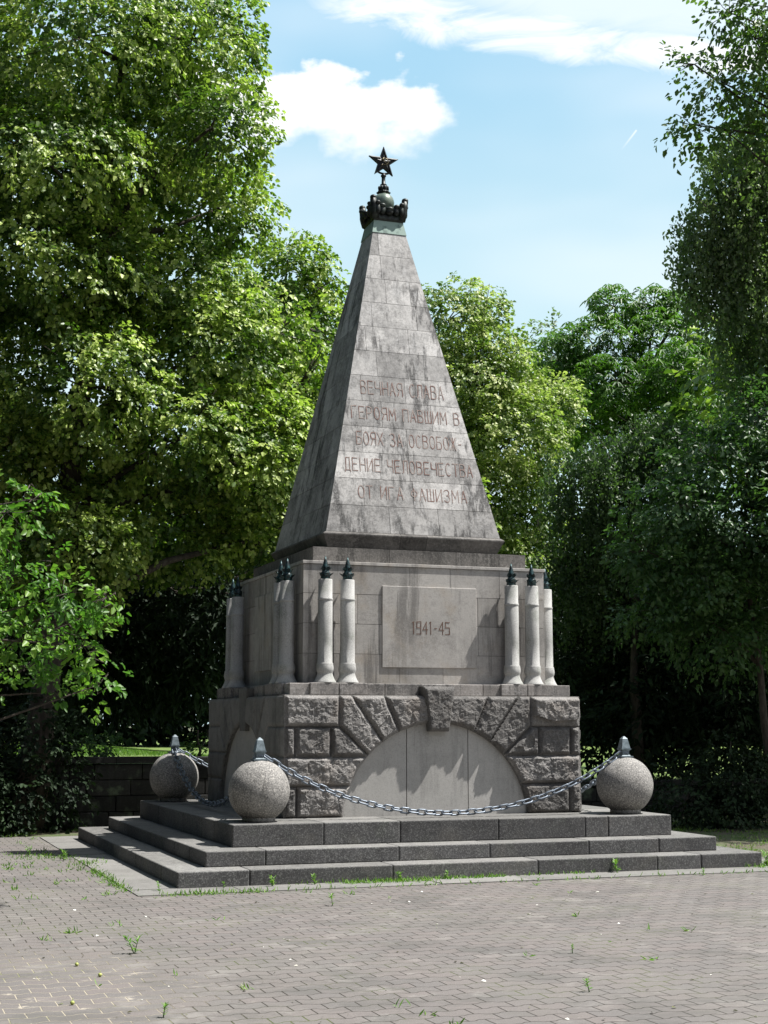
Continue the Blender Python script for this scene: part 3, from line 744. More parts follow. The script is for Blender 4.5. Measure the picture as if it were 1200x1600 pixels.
# columns ------------------------------------------------------------
def column_mesh():
    mb = MB(); z = ZC+0.005
    prof = [(.133, z), (.131, z+.012), (.113, z+.040), (.098, z+.075), (.089, z+.105), (.091, z+.118), (.099, z+.135), (.103, z+.165), (.099, z+.195), (.096, z+.212), (.095, z+.225), (.0865, z+.235),
            (.085, z+.5), (.0845, 3.015), (.084, 3.016), (.089, 3.022), (.090, 3.034), (.088, 3.044), (.083, 3.048), (.082, 3.258), (.078, 3.266)]
    mb.lathe(prof, n=36)
    me = bpy.data.meshes.new('column'); mb.bm.normal_update(); mb.bm.to_mesh(me); mb.bm.free(); me.materials.append(MATS['column_granite'])
    return me
def finial_mesh():
    mb = MB()
    mb.lathe([(.050, 0), (.058, .015), (.055, .05), (.060, .085), (.045, .10), (.036, .13), (.040, .15), (.034, .175), (.030, .20), (.018, .25), (.004, .305)], n=14)
    for (z0, r0, n, L, ph) in ((.06, .05, 6, .055, 0), (.14, .036, 5, .040, .4)):
        for i in range(n):
            a = 2*PI*i/n+ph; d = Vector((math.cos(a), math.sin(a), 0)); s = Vector((-d.y, d.x, 0))
            base = d*r0*0.8+Vector((0, 0, z0-.03)); mid = d*(r0+.018)+Vector((0, 0, z0+.012)); tip = d*(r0+L)+Vector((0, 0, z0+.030))
            w = .024
            for sg in (1, -1):
                mb.poly([base+s*w*sg*.7, base, mid+Vector((0,0,-.004)), mid+s*w*sg]) if sg > 0 else mb.poly([base, base+s*w*sg*.7, mid+s*w*sg, mid+Vector((0,0,-.004))])
                mb.poly([mid+s*w*sg, mid+Vector((0,0,-.004)), tip])
            mb.poly([base-s*w*.7, base+s*w*.7, mid+s*w-Vector((0,0,.012)), mid-s*w-Vector((0,0,.012))])
            mb.poly([mid-s*w-Vector((0,0,.012)), mid+s*w-Vector((0,0,.012)), tip])
    me = bpy.data.meshes.new('finial'); mb.bm.to_mesh(me); mb.bm.free(); me.materials.append(MATS['finial_bronze'])
    return me
cm, fm = column_mesh(), finial_mesh()
for k in range(4):
    for x in (-CX[1], -CX[0], CX[0], CX[1]):
        p = Matrix.Rotation(k*PI/2, 3, 'Z') @ Vector((x, -AD-0.13, 0))
        c = bpy.data.objects.new('column', cm); col.objects.link(c); c.parent = mon; c.location = p; c.rotation_euler.z = rnd.uniform(0, 6)
        f = bpy.data.objects.new('finial', fm); col.objects.link(f); f.parent = c; f.location = (0, 0, 3.262); f.scale = (1, 1, .9)

# crown, sphere, star ------------------------------------------------
def crown():
    mb = MB()
    a = 0.224
    mb.frustum(a*0.93, 8.235, a, 8.262); mb.frustum(a, 8.263, a*0.97, 8.318)
    mb.frustum(a*0.80, 8.30, a*1.0, 8.42, top=True)
    for k in range(4):
        rot = Matrix.Rotation(k*PI/2, 3, 'Z')
        for x, zt, r, out in ((-0.098, 8.455, .050, .0), (0.0, 8.410, .056, .012), (0.098, 8.455, .050, .0), (-.165, 8.485, .040, .010), (.165, 8.485, .040, .010)):
            c = rot @ Vector((x, -a-0.004-out, 0)); h = (zt-8.31)/2
            q = (rot @ Matrix.Rotation(R(-12), 3, 'X'))
            mb.ball((c.x, c.y, 8.31+h), 1, (r, .040, h), 14, q)
            c2 = rot @ Vector((x*1.03, -a-0.022-out, 0))
            mb.ball((c2.x, c2.y, zt-.020), 1, (r*.9, .036, .030), 12, q)
        # big curled corner leaf
        d = rot @ Vector((-1, -1, 0)).normalized()
        s = Vector((-d.y, d.x, 0))
        pts = [d*(a*1.15)+Vector((0,0,8.27)), d*(a*1.30)+Vector((0,0,8.36)), d*(a*1.36)+Vector((0,0,8.45)), d*(a*1.42)+Vector((0,0,8.53)), d*(a*1.50)+Vector((0,0,8.535)), d*(a*1.56)+Vector((0,0,8.500))]
        mb.tube(pts, [.062, .056, .050, .044, .034, .016], 10)
        mb.ball(d*(a*1.42)+Vector((0,0,8.54)), 1, (.046, .046, .036), 12)
    mb.build('crown', 'crown_bronze', mon)
    mb = MB(); mb.ball((0, 0, 8.555), .146, seg=36); mb.build('bronze_sphere', 'sphere_bronze', mon)
    mb = MB()
    mb.lathe([(.05, 8.672), (.075, 8.690), (.082, 8.712), (.055, 8.728), (.062, 8.745), (.064, 8.762), (.050, 8.795), (.038, 8.808), (.045, 8.812), (.045, 8.820), (.028, 8.826), (.025, 8.90), (.026, 8.925), (.036, 8.935), (.037, 8.952), (.022, 8.962), (.016, 8.985)], n=20)
    for i in range(8):
        t = 2*PI*i/8; mb.ball((.058*math.cos(t), .058*math.sin(t), 8.763), 1, (.022, .022, .034), 8)
        mb.ball((.076*math.cos(t+.4), .076*math.sin(t+.4), 8.705), 1, (.022, .022, .016), 8)
    mb.build('star_pole', 'dark_bronze', mon)
    # faceted star with raised rim
    zc = 9.135; RO, RI = .222, .088
    bm = bmesh.new()
    P = [((RO if i % 2 == 0 else RI)*math.sin(PI*i/5), (RO if i % 2 == 0 else RI)*math.cos(PI*i/5)) for i in range(10)]
    def ring(sc, y): return [bm.verts.new((px*sc, y, zc+pz*sc)) for px, pz in P]
    for s in (-1, 1):
        e = ring(1, 0); o = ring(1.0, s*.016); i1 = ring(.80, s*.022); i2 = ring(.74, s*.008); c = bm.verts.new((0, s*.034, zc))
        for a, b in ((e, o), (o, i1), (i1, i2)):
            for j in range(10): bm.faces.new((a[j], a[(j+1) % 10], b[(j+1) % 10], b[j]))
        for j in range(10): bm.faces.new((i2[j], i2[(j+1) % 10], c))
    bmesh.ops.remove_doubles(bm, verts=bm.verts, dist=1e-5); bmesh.ops.recalc_face_normals(bm, faces=bm.faces)
    me = bpy.data.meshes.new('star'); bm.to_mesh(me); bm.free(); st = link('star', me, 'dark_bronze', mon)
    mb = MB()                                              # arc that ties the lower points
    mb.tube([(0.160*math.sin(t), 0, zc-0.160*math.cos(t)) for t in [R(-38+76*i/12) for i in range(13)]], .015, 8)
    mb.build('star_bracket', 'dark_bronze', st)
    mb = MB(); s = -1; y = s*.034                          # relief: sickle, then hammer
    if True:
        mb.tube([(.008+.047*math.cos(R(t)), y, zc+.005+.047*math.sin(R(t))) for t in range(-120, 91, 15)], [.0035+.005*math.sin(PI*i/14) for i in range(15)], 6)
        mb.tube([(-.020, y, zc-.036), (-.048, y, zc-.060)], .008, 6)
        mb.build('sickle', 'worn_brass', st); mb = MB()
        mb.tube([(.048, y*1.12, zc-.050), (-.022, y*1.12, zc+.032)], .006, 6)
        mb.tube([(-.042, y*1.12, zc+.016), (-.004, y*1.12, zc+.050)], .012, 6)
    mb.build('hammer', 'worn_brass', st)
crown()

# ------------------------------------------------------------------ ball bollards and chains
BS, BZ, BR = 2.235, 0.885, 0.333
def ball_mesh():
    bm = bmesh.new(); bmesh.ops.create_uvsphere(bm, u_segments=64, v_segments=40, radius=BR)
    for v in bm.verts:
        v.co *= 1+0.006*noise.fractal(v.co*9, .8, 2, 4)
    for f in bm.faces: f.smooth = True
    me = bpy.data.meshes.new('ball'); bm.to_mesh(me); bm.free(); me.materials.append(MATS['ball_granite']); return me
def simple_mesh(mb, name, mat):
    me = bpy.data.meshes.new(name); mb.bm.normal_update(); mb.bm.to_mesh(me); mb.bm.free(); me.materials.append(MATS[mat]); return me
bme = ball_mesh()
mb = MB(); mb.lathe([(.180, 0), (.180, .045), (.168, .052), (.165, .075)], n=40, tint=.3); foot_me = simple_mesh(mb, 'foot', 'ball_granite')
mb = MB()
mb.frustum(.080, 0, .080, .016); mb.frustum(.058, .017, .048, .030); mb.frustum(.044, .030, .044, .075); mb.frustum(.046, .075, .060, .092); mb.frustum(.062, .0925, .062, .104)
mb.frustum(.056, .1045, .033, .215); mb.frustum(.035, .2155, .008, .246)
cap_me = simple_mesh(mb, 'cap', 'cap_zinc')
mb = MB()
mb.tube([(.046*math.cos(2*PI*i/16), .046*math.sin(2*PI*i/16), .052) for i in range(17)], .009, 6); ring_me = simple_mesh(mb, 'collar', 'galvanised')
BALL_LABEL = {(-1,-1): 'granite ball bollard nearest the camera, at the front left corner of the steps',
              (1,-1): 'granite ball bollard at the right end of the steps, past the rough stone base',
              (-1,1): 'dark shaded granite ball bollard at the rear left corner of the steps',
              (1,1): 'granite ball bollard at the rear right corner, behind the monument'}
for (sx, sy), lab in BALL_LABEL.items():
    o = empty('ball_bollard', (sx*BS, sy*BS, Z3), label=lab, cat='bollard', group='granite balls on the corners of the steps')
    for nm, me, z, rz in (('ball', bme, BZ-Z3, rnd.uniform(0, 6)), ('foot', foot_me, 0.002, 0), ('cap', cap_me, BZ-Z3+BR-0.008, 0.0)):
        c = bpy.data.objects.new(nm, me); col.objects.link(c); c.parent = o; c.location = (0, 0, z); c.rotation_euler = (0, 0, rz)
        if nm == 'cap':
            d = bpy.data.objects.new('collar', ring_me); col.objects.link(d); d.parent = c
def link_mesh():
    mb = MB(); L, W, r = .062, .030, .0105; pts = []
    for i in range(25):
        a = 2*PI*i/24
        x = math.cos(a)*W + (L-W if math.cos(a) > 1e-6 else (-(L-W) if math.cos(a) < -1e-6 else 0)); pts.append((x, math.sin(a)*W, 0))
    pts = []
    for i in range(9): a = -PI/2+PI*i/8; pts.append((L-W+W*math.cos(a), W*math.sin(a), 0))
    for i in range(9): a = PI/2+PI*i/8; pts.append((-(L-W)+W*math.cos(a), W*math.sin(a), 0))
    pts.append(pts[0]); mb.tube(pts, r, 8, cap=False)
    return simple_mesh(mb, 'link', 'galvanised')
lm = link_mesh()
def chain(p0, p1, sag, label):
    p0, p1 = Vector(p0), Vector(p1); n = 400
    def P(t):
        u = 2*t-1; b = 1.25; y = (math.cosh(b*u)-math.cosh(b))/(math.cosh(b)-1)
        return p0.lerp(p1, t)+Vector((0, 0, sag*y))
    pts = [P(i/n) for i in range(n+1)]; ln = sum((b-a).length for a, b in zip(pts, pts[1:]))
    cnt = int(round(ln/0.1)); step = ln/cnt
    root = empty('chain', p0, label=label, cat='chain', group='chains hung between the granite balls')
    acc = 0; k = 0; target = step/2
    for a, b in zip(pts, pts[1:]):
        l = (b-a).length
        while acc+l >= target and k < cnt:
            c = a.lerp(b, (target-acc)/l)
            o = bpy.data.objects.new('link', lm); col.objects.link(o); o.parent = root
            x = (b-a).normalized(); y = x.cross(Vector((0, 0, 1))).normalized(); z = y.cross(x) if False else x.cross(y)
            M = Matrix((x, y, z)).transposed()
            tw = (PI/2 if k % 2 else 0)+R(28)+rnd.uniform(-.18, .18)
            o.rotation_euler = (M @ Matrix.Rotation(tw, 3, 'X')).to_euler(); o.location = c-p0
            k += 1; target += step
        acc += l
zc = BZ+BR+0.045; e = 0.05
chain((-BS+e, -BS-.02, zc), (BS-e, -BS-.02, zc), 0.655, 'blue grey steel chain sagging across the front of the monument above the steps')
chain((-BS-.02, BS-e, zc), (-BS-.02, -BS+e, zc), 0.625, 'dark shaded steel chain hanging along the left side between the two left balls')
chain((BS+.02, -BS+e, zc), (BS+.02, BS-e, zc), 0.62, 'steel chain running back from the right hand ball beside the base')
chain((-BS+e, BS+.02, zc), (BS-e, BS+.02, zc), 0.62, 'steel chain running behind the monument from the rear left ball')

# ------------------------------------------------------------------ vegetation
TREES = {
 'lime_big': [(-3.46,4.98,4.45,1.19,0.74),(-3.74,5.74,3.67,1.11,0.51),(-4.25,5.37,5.88,0.90,0.80),(-3.49,5.12,12.70,1.99,1.57),(-1.52,5.42,13.16,1.20,1.20),(-1.46,4.11,11.05,0.97,0.92),(-4.09,4.61,10.45,1.81,1.10),(-2.36,6.56,11.19,1.56,1.34),(-1.07,5.70,10.25,0.98,0.87),(-3.85,5.33,8.72,1.95,1.13),(-1.82,5.66,8.81,1.50,1.18),(-1.18,5.06,7.73,1.15,0.94),(-3.35,4.89,6.88,1.61,1.10),(-1.60,4.91,6.18,1.33,0.92),(-3.67,6.83,5.53,1.82,1.18),(-1.93,6.30,4.89,1.71,0.96),(-0.52,6.27,5.28,0.87,0.87),(-5.22,5.89,11.77,1.26,2.09),(-5.14,6.42,8.14,1.26,2.09),(-0.41,5.03,6.07,0.94,1.05),(-0.11,5.67,4.68,0.75,0.64),(-0.41,5.91,7.33,0.76,0.76),],
 'lime_mid': [(1.71,11.12,10.45,1.01,1.35),(2.26,10.58,9.12,0.80,1.20),(1.69,11.47,8.17,1.22,1.22),(2.27,11.47,6.84,1.08,1.08),(1.63,12.88,9.61,1.28,1.70),(1.97,12.88,5.35,1.26,0.98),(3.29,12.46,8.49,0.64,1.13),(1.22,13.99,6.89,1.44,1.73),(2.46,10.80,10.72,0.47,0.68),(2.27,11.35,11.14,0.69,0.82),(3.56,9.87,7.18,1.44,1.57),(4.13,9.91,5.63,1.57,1.18),(3.68,10.59,9.25,0.81,1.62),(1.90,9.74,5.00,1.14,0.76),(0.51,5.58,7.33,0.55,0.87),(0.77,5.65,6.26,0.55,0.98),(0.06,5.61,8.20,0.60,0.76),(1.35,7.21,8.73,0.41,0.59),(0.31,5.99,5.18,0.65,0.65),],
 'lime_right': [(6.15,12.68,10.87,0.96,1.11),(7.17,12.78,11.30,0.45,0.60),(6.65,12.20,9.28,1.17,1.32),(7.59,12.29,9.98,0.67,0.74),(6.62,13.86,9.02,1.22,1.68),(7.26,11.64,8.03,1.22,1.15),(6.79,12.03,6.60,1.30,1.15),(8.71,12.61,8.77,0.90,0.90),(8.18,12.62,6.46,1.04,1.19),(7.48,12.55,5.09,1.32,0.88),(6.36,15.33,7.06,1.26,2.04),(5.78,15.11,9.86,0.94,1.88),],
 'chestnut': [(12.62,16.48,12.84,0.87,0.61),(13.61,16.13,12.84,0.79,0.61),(11.71,15.94,11.55,1.11,0.85),(13.57,15.79,11.68,1.29,0.95),(14.95,15.75,12.15,0.79,0.79),(11.74,17.12,10.77,1.05,0.87),(13.40,16.58,10.43,1.57,1.05),(13.46,13.53,9.13,1.13,0.97),(12.79,13.58,10.40,0.97,0.81),(15.18,15.88,10.77,1.22,1.22),(10.93,16.27,11.22,0.85,0.77),(14.26,15.89,12.84,0.61,0.52),(11.76,15.03,10.31,1.16,0.83),(13.35,14.54,9.82,1.16,0.83),(11.32,16.36,9.70,1.02,0.85),(15.89,15.78,9.74,1.40,1.40),(13.29,17.87,9.23,1.61,1.07),],
 'pale_far': [(20.64,36.54,17.29,0.95,1.08),(20.06,36.93,16.08,0.95,1.35),(21.67,37.44,16.04,1.37,1.37),(19.91,38.24,14.95,1.10,1.37),],
 'birch_dark': [(8.09,7.14,7.37,0.76,0.51),(7.16,7.03,6.78,0.75,0.56),(8.59,7.02,7.00,1.01,0.70),(6.84,7.77,6.25,0.76,0.89),(7.93,7.45,5.75,1.14,0.89),(8.80,7.23,5.12,1.01,0.89),(7.14,8.42,4.80,1.03,0.90),(8.38,8.07,4.16,1.29,0.77),],
 'birch_right': [(8.40,4.19,11.87,0.71,0.71),(7.95,4.19,10.84,0.64,0.70),(8.89,4.16,10.94,0.71,1.06),(7.71,4.49,10.18,0.64,0.53),(8.28,4.56,9.78,0.59,0.59),(9.25,4.78,9.57,0.72,0.96),(9.53,4.86,8.38,0.84,0.96),(8.99,4.20,12.58,0.71,0.71),(9.49,4.03,13.85,0.72,1.32),(9.98,4.31,10.88,0.84,2.40),(9.40,5.33,7.74,0.55,0.73),(8.61,4.91,8.80,0.48,0.60),(7.91,4.55,10.71,0.71,0.71),(8.43,4.14,10.03,0.70,0.93),(9.12,3.98,9.45,0.70,1.40),(8.48,3.93,11.30,0.70,0.70),(9.07,3.95,11.87,0.71,0.94),(7.73,4.76,9.78,0.35,0.47),(8.06,4.30,11.99,0.41,0.41),],
 'maple': [(7.08,2.26,13.60,0.49,0.31),(7.51,2.17,13.16,0.55,0.38),(6.56,2.58,12.73,0.33,0.20),(7.04,2.45,12.41,0.65,0.33),(7.66,2.26,12.19,0.55,0.65),(6.56,2.73,11.71,0.38,0.27),(7.18,2.53,11.55,0.55,0.33),(7.69,2.02,13.70,0.65,0.55),(8.34,1.90,12.95,0.76,1.09),(8.42,2.12,11.33,0.87,0.65),],
 'hazel': [(7.24,3.36,6.04,0.98,0.76),(7.83,3.05,6.69,0.65,0.65),(6.40,3.25,5.21,0.75,0.53),(7.33,2.98,4.79,0.96,0.75),(6.04,3.71,4.49,0.59,0.48),(7.03,3.73,4.10,0.98,0.65),(8.07,3.39,3.88,0.76,0.87),(6.44,4.03,3.56,0.65,0.44),(7.66,3.97,3.14,0.88,0.55),(8.40,3.04,5.39,0.65,1.64),],
 'thicket_left': [(-0.30,8.52,4.06,1.06,0.82),(-1.31,8.85,4.30,1.06,0.71),(-2.29,9.26,3.95,1.06,0.82),(-3.35,10.15,4.11,1.08,0.84),(0.73,9.23,4.03,0.98,0.86),(-0.61,9.83,3.25,1.10,0.73),(-1.90,10.86,3.09,1.12,0.62),(-4.38,10.49,4.34,1.08,1.08),(-4.59,10.18,3.36,1.53,1.77),(-3.04,9.63,3.25,1.30,1.30),(-1.54,10.12,3.55,1.22,1.22),(-0.19,10.66,3.87,1.01,1.52),(-0.29,11.92,2.91,1.44,0.79),(-3.42,8.91,1.84,0.68,0.68),(-1.40,12.33,2.84,1.18,0.65),(-4.78,9.47,1.39,1.13,1.02),],
 'thicket_right': [(8.29,9.83,3.35,1.22,1.62),(9.06,8.53,3.04,1.31,1.44),(9.75,7.27,2.62,1.39,1.39),(10.82,6.87,2.74,1.27,1.90),(8.26,9.00,1.87,1.18,1.18),(9.51,8.61,1.48,1.18,0.79),(10.17,7.31,1.36,1.14,0.76),(8.54,11.79,4.04,0.86,1.73),(8.38,9.13,4.25,1.06,0.80),(9.62,7.70,3.65,1.03,0.77),(8.16,11.11,2.31,0.84,1.40),(8.34,7.84,2.24,1.01,1.01),],
 'plum': [(-5.18,-4.14,3.53,0.32,0.27),(-4.96,-4.23,3.65,0.15,0.18),(-5.09,-4.08,2.95,0.41,0.29),(-4.59,-4.24,2.80,0.29,0.13),(-4.85,-4.09,2.48,0.47,0.29),(-4.45,-4.21,2.31,0.29,0.27),(-4.94,-4.01,2.13,0.29,0.18),(-4.30,-4.21,1.96,0.15,0.18),(-4.28,-4.34,2.75,0.15,0.09),(-5.55,-3.96,3.24,0.41,0.94),(-5.45,-3.86,2.37,0.35,0.35),(-4.64,-3.97,1.90,0.12,0.18),],
}

rs = np.random.default_rng(11)
def unit(v): return v/np.maximum(np.linalg.norm(v, axis=-1, keepdims=True), 1e-9)
def leaves_to_mesh(name, base, axis, nrm, length, width, var, mat, fold=0.18):
    """one folded, pointed leaf (3 quads worth of area in 4 tris) per row"""
    n = len(base); axis = unit(axis); side = unit(np.cross(nrm, axis)); up = np.cross(axis, side)
    L = length[:, None]; W = width[:, None]
    v = np.empty((n, 6, 3))
    v[:, 0] = base
    v[:, 1] = base+axis*L*.38+side*W*.5+up*W*fold
    v[:, 2] = base+axis*L*.78+side*W*.30+up*(W*fold*.3-L*.06)
    v[:, 3] = base+axis*L-up*L*.14
    v[:, 4] = base+axis*L*.78-side*W*.30+up*(W*fold*.3-L*.06)
    v[:, 5] = base+axis*L*.38-side*W*.5+up*W*fold
    # quads: (0,1,2,3) and (0,3,4,5)
    idx = (np.arange(n)[:, None]*6+np.array([0,1,2,3,0,3,4,5])[None]).reshape(-1)
    me = bpy.data.meshes.new(name)
    me.vertices.add(n*6); me.vertices.foreach_set('co', v.reshape(-1).astype(np.float32))
    me.loops.add(n*8); me.loops.foreach_set('vertex_index', idx.astype(np.int32))
    me.polygons.add(n*2); me.polygons.foreach_set('loop_start', (np.arange(n*2)*4).astype(np.int32)); me.polygons.foreach_set('loop_total', np.full(n*2, 4, np.int32))
    at = me.attributes.new('var', 'FLOAT', 'FACE'); at.data.foreach_set('value', np.repeat(np.clip(var, 0, 1), 2).astype(np.float32))
    me.update(calc_edges=True)
    return me

def crown_leaves(lumps, style, size, lai, dens_in=0.5, spread=1.0):
    """lumps: (x,y,z,rh,rv) ellipsoids. returns arrays for leaves_to_mesh"""
    B, A, N, Ls, Ws, V = [], [], [], [], [], []
    for (x, y, z, rh, rv) in lumps:
        area = 4*PI*((2*(rh*rv)**1.6+(rh*rh)**1.6)/3)**(1/1.6)
        la = size*size*0.60
        per = {'lime': 16, 'birch': 26, 'palm': 6, 'loose': 14, 'yew': 16}[style]
        ns = max(6, int(area*lai/la/per))
        d = unit(rs.normal(size=(ns, 3)))
        # knobbly surface: several lobes per lump
        lob = unit(rs.normal(size=(13, 3))); k = np.clip((d @ lob.T).max(1), 0, 1)
        if style in ('lime', 'palm'):
            keep = (k > .80) | (rs.random(ns) < .45); d = d[keep]; k = k[keep]; ns = len(d)
        rad = (0.60+0.52*k**4)*(1-0.55*rs.random(ns)**2.0*dens_in*1.4)
        c = np.array([x, y, z])+d*rad[:, None]*np.array([rh, rh, rv])
        out = unit(d*np.array([1/rh, 1/rh, 1/rv]))
        sv = rs.random(ns)*0.50+0.30*(k > .88)  # outer lobes coloured paler, for sunlit tufts as well as bracts
        if style in ('lime', 'loose', 'yew'):
            droop = {'lime': -0.35, 'loose': -0.15, 'yew': -.1}[style]
            ax = unit(out*np.array([1, 1, .55])+rs.normal(size=(ns, 3))*.45+np.array([0, 0, droop]))
            LS = size*(3.6 if style == 'lime' else 4.2)*spread
            t = rs.random((ns, per)); side = unit(np.cross(ax, np.array([0, 0, 1.0])+rs.normal(size=(ns, 3))*.2))
            upv = np.cross(side, ax)
            w = (rs.random((ns, per))-.5)*2*(0.25+0.75*np.sin(PI*np.clip(t*.8+.15, 0, 1)))
            pos = c[:, None]+ax[:, None]*(t*LS)[..., None]+side[:, None]*(w*LS*.42)[..., None]+upv[:, None]*(rs.normal(size=(ns, per))*LS*.07)[..., None]
            pos[..., 2] -= (t**2)*LS*.28
            la_ = unit(ax[:, None]*.8+side[:, None]*(np.sign(w)*.7)[..., None]+rs.normal(size=(ns, per, 3))*.35+np.array([0, 0, -.35]))
            nn = unit(upv[:, None]*1.0+out[:, None]*.45+rs.normal(size=(ns, per, 3))*.42)
            lw = 0.82 if style == 'lime' else (.62 if style == 'loose' else .35)
        elif style == 'birch':
            t = rs.random((ns, per)); LS = size*10*spread*(0.5+rs.random(ns))[:, None]
            sw = rs.normal(size=(ns, 1, 2))*.10
            pos = np.repeat(c[:, None], per, 1).copy()
            pos[..., 2] -= t*LS; pos[..., 0] += sw[..., 0]*t*LS+rs.normal(size=(ns, per))*size*.6; pos[..., 1] += sw[..., 1]*t*LS+rs.normal(size=(ns, per))*size*.6
            la_ = unit(rs.normal(size=(ns, per, 3))*.6+np.array([0, 0, -1.0])); nn = unit(rs.normal(size=(ns, per, 3))+out[:, None]*.7+np.array([0, 0, .3]))
            lw = .72
        else:   # palmate: leaflets radiate from one point
            per_l = per; ang = rs.random((ns, 1))*2*PI+np.arange(per_l)[None]*2*PI/ (per_l+1)
            hub_n = unit(np.array([0, 0, 1.0])+out*.55+rs.normal(size=(ns, 3))*.25)
            e1 = unit(np.cross(hub_n, rs.normal(size=(ns, 3)))); e2 = np.cross(hub_n, e1)
            la_ = e1[:, None]*np.cos(ang)[..., None]+e2[:, None]*np.sin(ang)[..., None]+np.array([0, 0, -.45])
            la_ = unit(la_); pos = np.repeat(c[:, None], per_l, 1)+la_*size*.12
            nn = unit(hub_n[:, None]+rs.normal(size=(ns, per_l, 3))*.15); lw = .40
        m = ns*per
        B.append(pos.reshape(m, 3)); A.append(la_.reshape(m, 3)); N.append(nn.reshape(m, 3))
        sz = size*(0.55+0.85*rs.random(m)**1.3); Ls.append(sz*(1.0 if style != 'palm' else 1.6)); Ws.append(sz*lw)
        V.append((np.repeat(sv, per)+rs.random(m)*.42))
    return [np.concatenate(q) for q in (B, A, N, Ls, Ws, V)]

def limb_mesh(trunk_pts, trunk_r, lumps, twig=True, r_l=.07, seed=1, nt=7):
    r = random.Random(seed); mb = MB()
    mb.tube(trunk_pts, trunk_r, 12)
    tp = [Vector(p) for p in trunk_pts]
    lb = MB()
    for (x, y, z, rh, rv) in lumps:
        c = Vector((x, y, z))
        # nearest trunk point that lies lower than the lump
        s = min(tp, key=lambda p: (p-c).length+(3 if p.z > z-0.2 else 0))
        mid = s.lerp(c, .5)+Vector((r.uniform(-.2, .2), r.uniform(-.2, .2), r.uniform(-.1, .35)))
        L = (c-s).length; rr = r_l*(0.6+L*.12)
        lb.tube([s, s.lerp(mid, .5)+Vector((0, 0, .08)), mid, mid.lerp(c, .6), c], [rr, rr*.85, rr*.65, rr*.45, rr*.3], 7)
        if twig:
            for _ in range(nt):
                d = Vector((r.gauss(0, 1), r.gauss(0, 1), r.gauss(.2, .8))).normalized(); d = Vector((d.x*rh, d.y*rh, d.z*rv))
                e = c+d*.95; m = c+d*.5+Vector((r.uniform(-.1, .1),)*3)
                lb.tube([c, m, e], [rr*.28, rr*.16, .006], 5)
    return mb, lb

def tree(name, label, cat, base, trunk, lumps, style, size, lai, leaf, barkm='bark', group=None, dens=.5, r_l=.07, seed=1, spread=1.0, nt=7, crown_name='crown'):
    """trunk: list of (x,y,z,r) in world space"""
    root = empty(name, base, label=label, cat=cat, group=group)
    inv = -Vector(base)
    mb, lb = limb_mesh([t[:3] for t in trunk], [t[3] for t in trunk], lumps, r_l=r_l, seed=seed, nt=nt)
    for o in (mb.build('trunk', barkm, root), lb.build('limbs', barkm, root)): o.location = inv
    a = crown_leaves(lumps, style, size, lai, dens, spread)
    me = leaves_to_mesh(crown_name, *a, leaf)
    c = link(crown_name, me, leaf, root); c.location = inv
    return root, len(a[0])

cnt = {}
T = TREES
def trunk_line(x, y, z0, z1, r0, r1, lean=(0, 0), n=7, seed=0):
    r = random.Random(seed)
    return [(x+lean[0]*t+r.uniform(-.07, .07)*(i > 0), y+lean[1]*t+r.uniform(-.07, .07)*(i > 0), z0+(z1-z0)*t, r0+(r1-r0)*t**.8+(.10*r0 if i == 0 else 0)) for i, t in ((i, i/(n-1)) for i in range(n))]
G_T = 'trees standing round the monument'
_, cnt['a'] = tree('lime_tree', 'large bright green lime tree filling the left side, taller than the obelisk', 'tree', (-3.9, 5.05, 0), trunk_line(-3.9, 5.05, -.05, 12.5, .26, .08, (1.3, .6), 9, 1), T['lime_big'], 'lime', .080, 2.2, 'lime_leaf', r_l=.085, seed=2, dens=.75)
_, cnt['b'] = tree('lime_tree', 'smaller lime tree whose crown shows just left of the obelisk shaft', 'tree', (1.9, 12.5, 1), trunk_line(1.9, 12.5, .95, 10, .22, .06, (.3, 0), 8, 3), T['lime_mid'], 'lime', .095, 2.0, 'lime_leaf', seed=3, dens=.6)
_, cnt['c'] = tree('lime_tree', 'yellow green flowering lime tree directly right of the obelisk', 'tree', (6.7, 13.6, .5), trunk_line(6.7, 13.6, .45, 10.8, .24, .06, (.3, -.4), 8, 4), T['lime_right'], 'lime', .082, 2.2, 'lime_flower_leaf', seed=5, dens=.6)
_, cnt['d'] = tree('chestnut_tree', 'deep green horse chestnut with layered top, far right of the lime', 'tree', (13.3, 16.8, .5), trunk_line(13.3, 16.8, .45, 9.8, .3, .08, (0, 0), 8, 5), T['chestnut'], 'palm', .125, 1.7, 'chestnut_leaf', seed=6)
_, cnt['e'] = tree('willow_tree', 'pale grey green distant tree in the gap between lime and chestnut', 'tree', (20.5, 37.5, .5), trunk_line(20.5, 37.5, .45, 17, .3, .06, (0, 0), 7, 6), T['pale_far'], 'loose', .20, 1.2, 'pale_leaf', seed=7)
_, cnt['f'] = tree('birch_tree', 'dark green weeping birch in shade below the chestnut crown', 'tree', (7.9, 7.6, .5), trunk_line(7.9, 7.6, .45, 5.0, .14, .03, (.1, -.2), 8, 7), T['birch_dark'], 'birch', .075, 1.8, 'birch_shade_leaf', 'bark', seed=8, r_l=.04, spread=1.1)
_, cnt['g'] = tree('birch_tree', 'tall weeping birch hanging into the sky at the right edge', 'tree', (10.6, 4.9, 0), trunk_line(10.6, 4.9, -.05, 14.5, .2, .05, (-.3, 0), 9, 8), T['birch_right'], 'birch', .078, 1.15, 'birch_leaf', 'birch_bark', seed=9, r_l=.05, dens=.8)
_, cnt['h'] = tree('maple_tree', 'maple with open leafy branches reaching in at the top right corner', 'tree', (9.6, 2.5, 0), trunk_line(9.6, 2.5, -.05, 13, .2, .06, (-.4, 0), 9, 9), T['maple'], 'loose', .105, .95, 'maple_leaf', seed=10, r_l=.04, dens=.8)
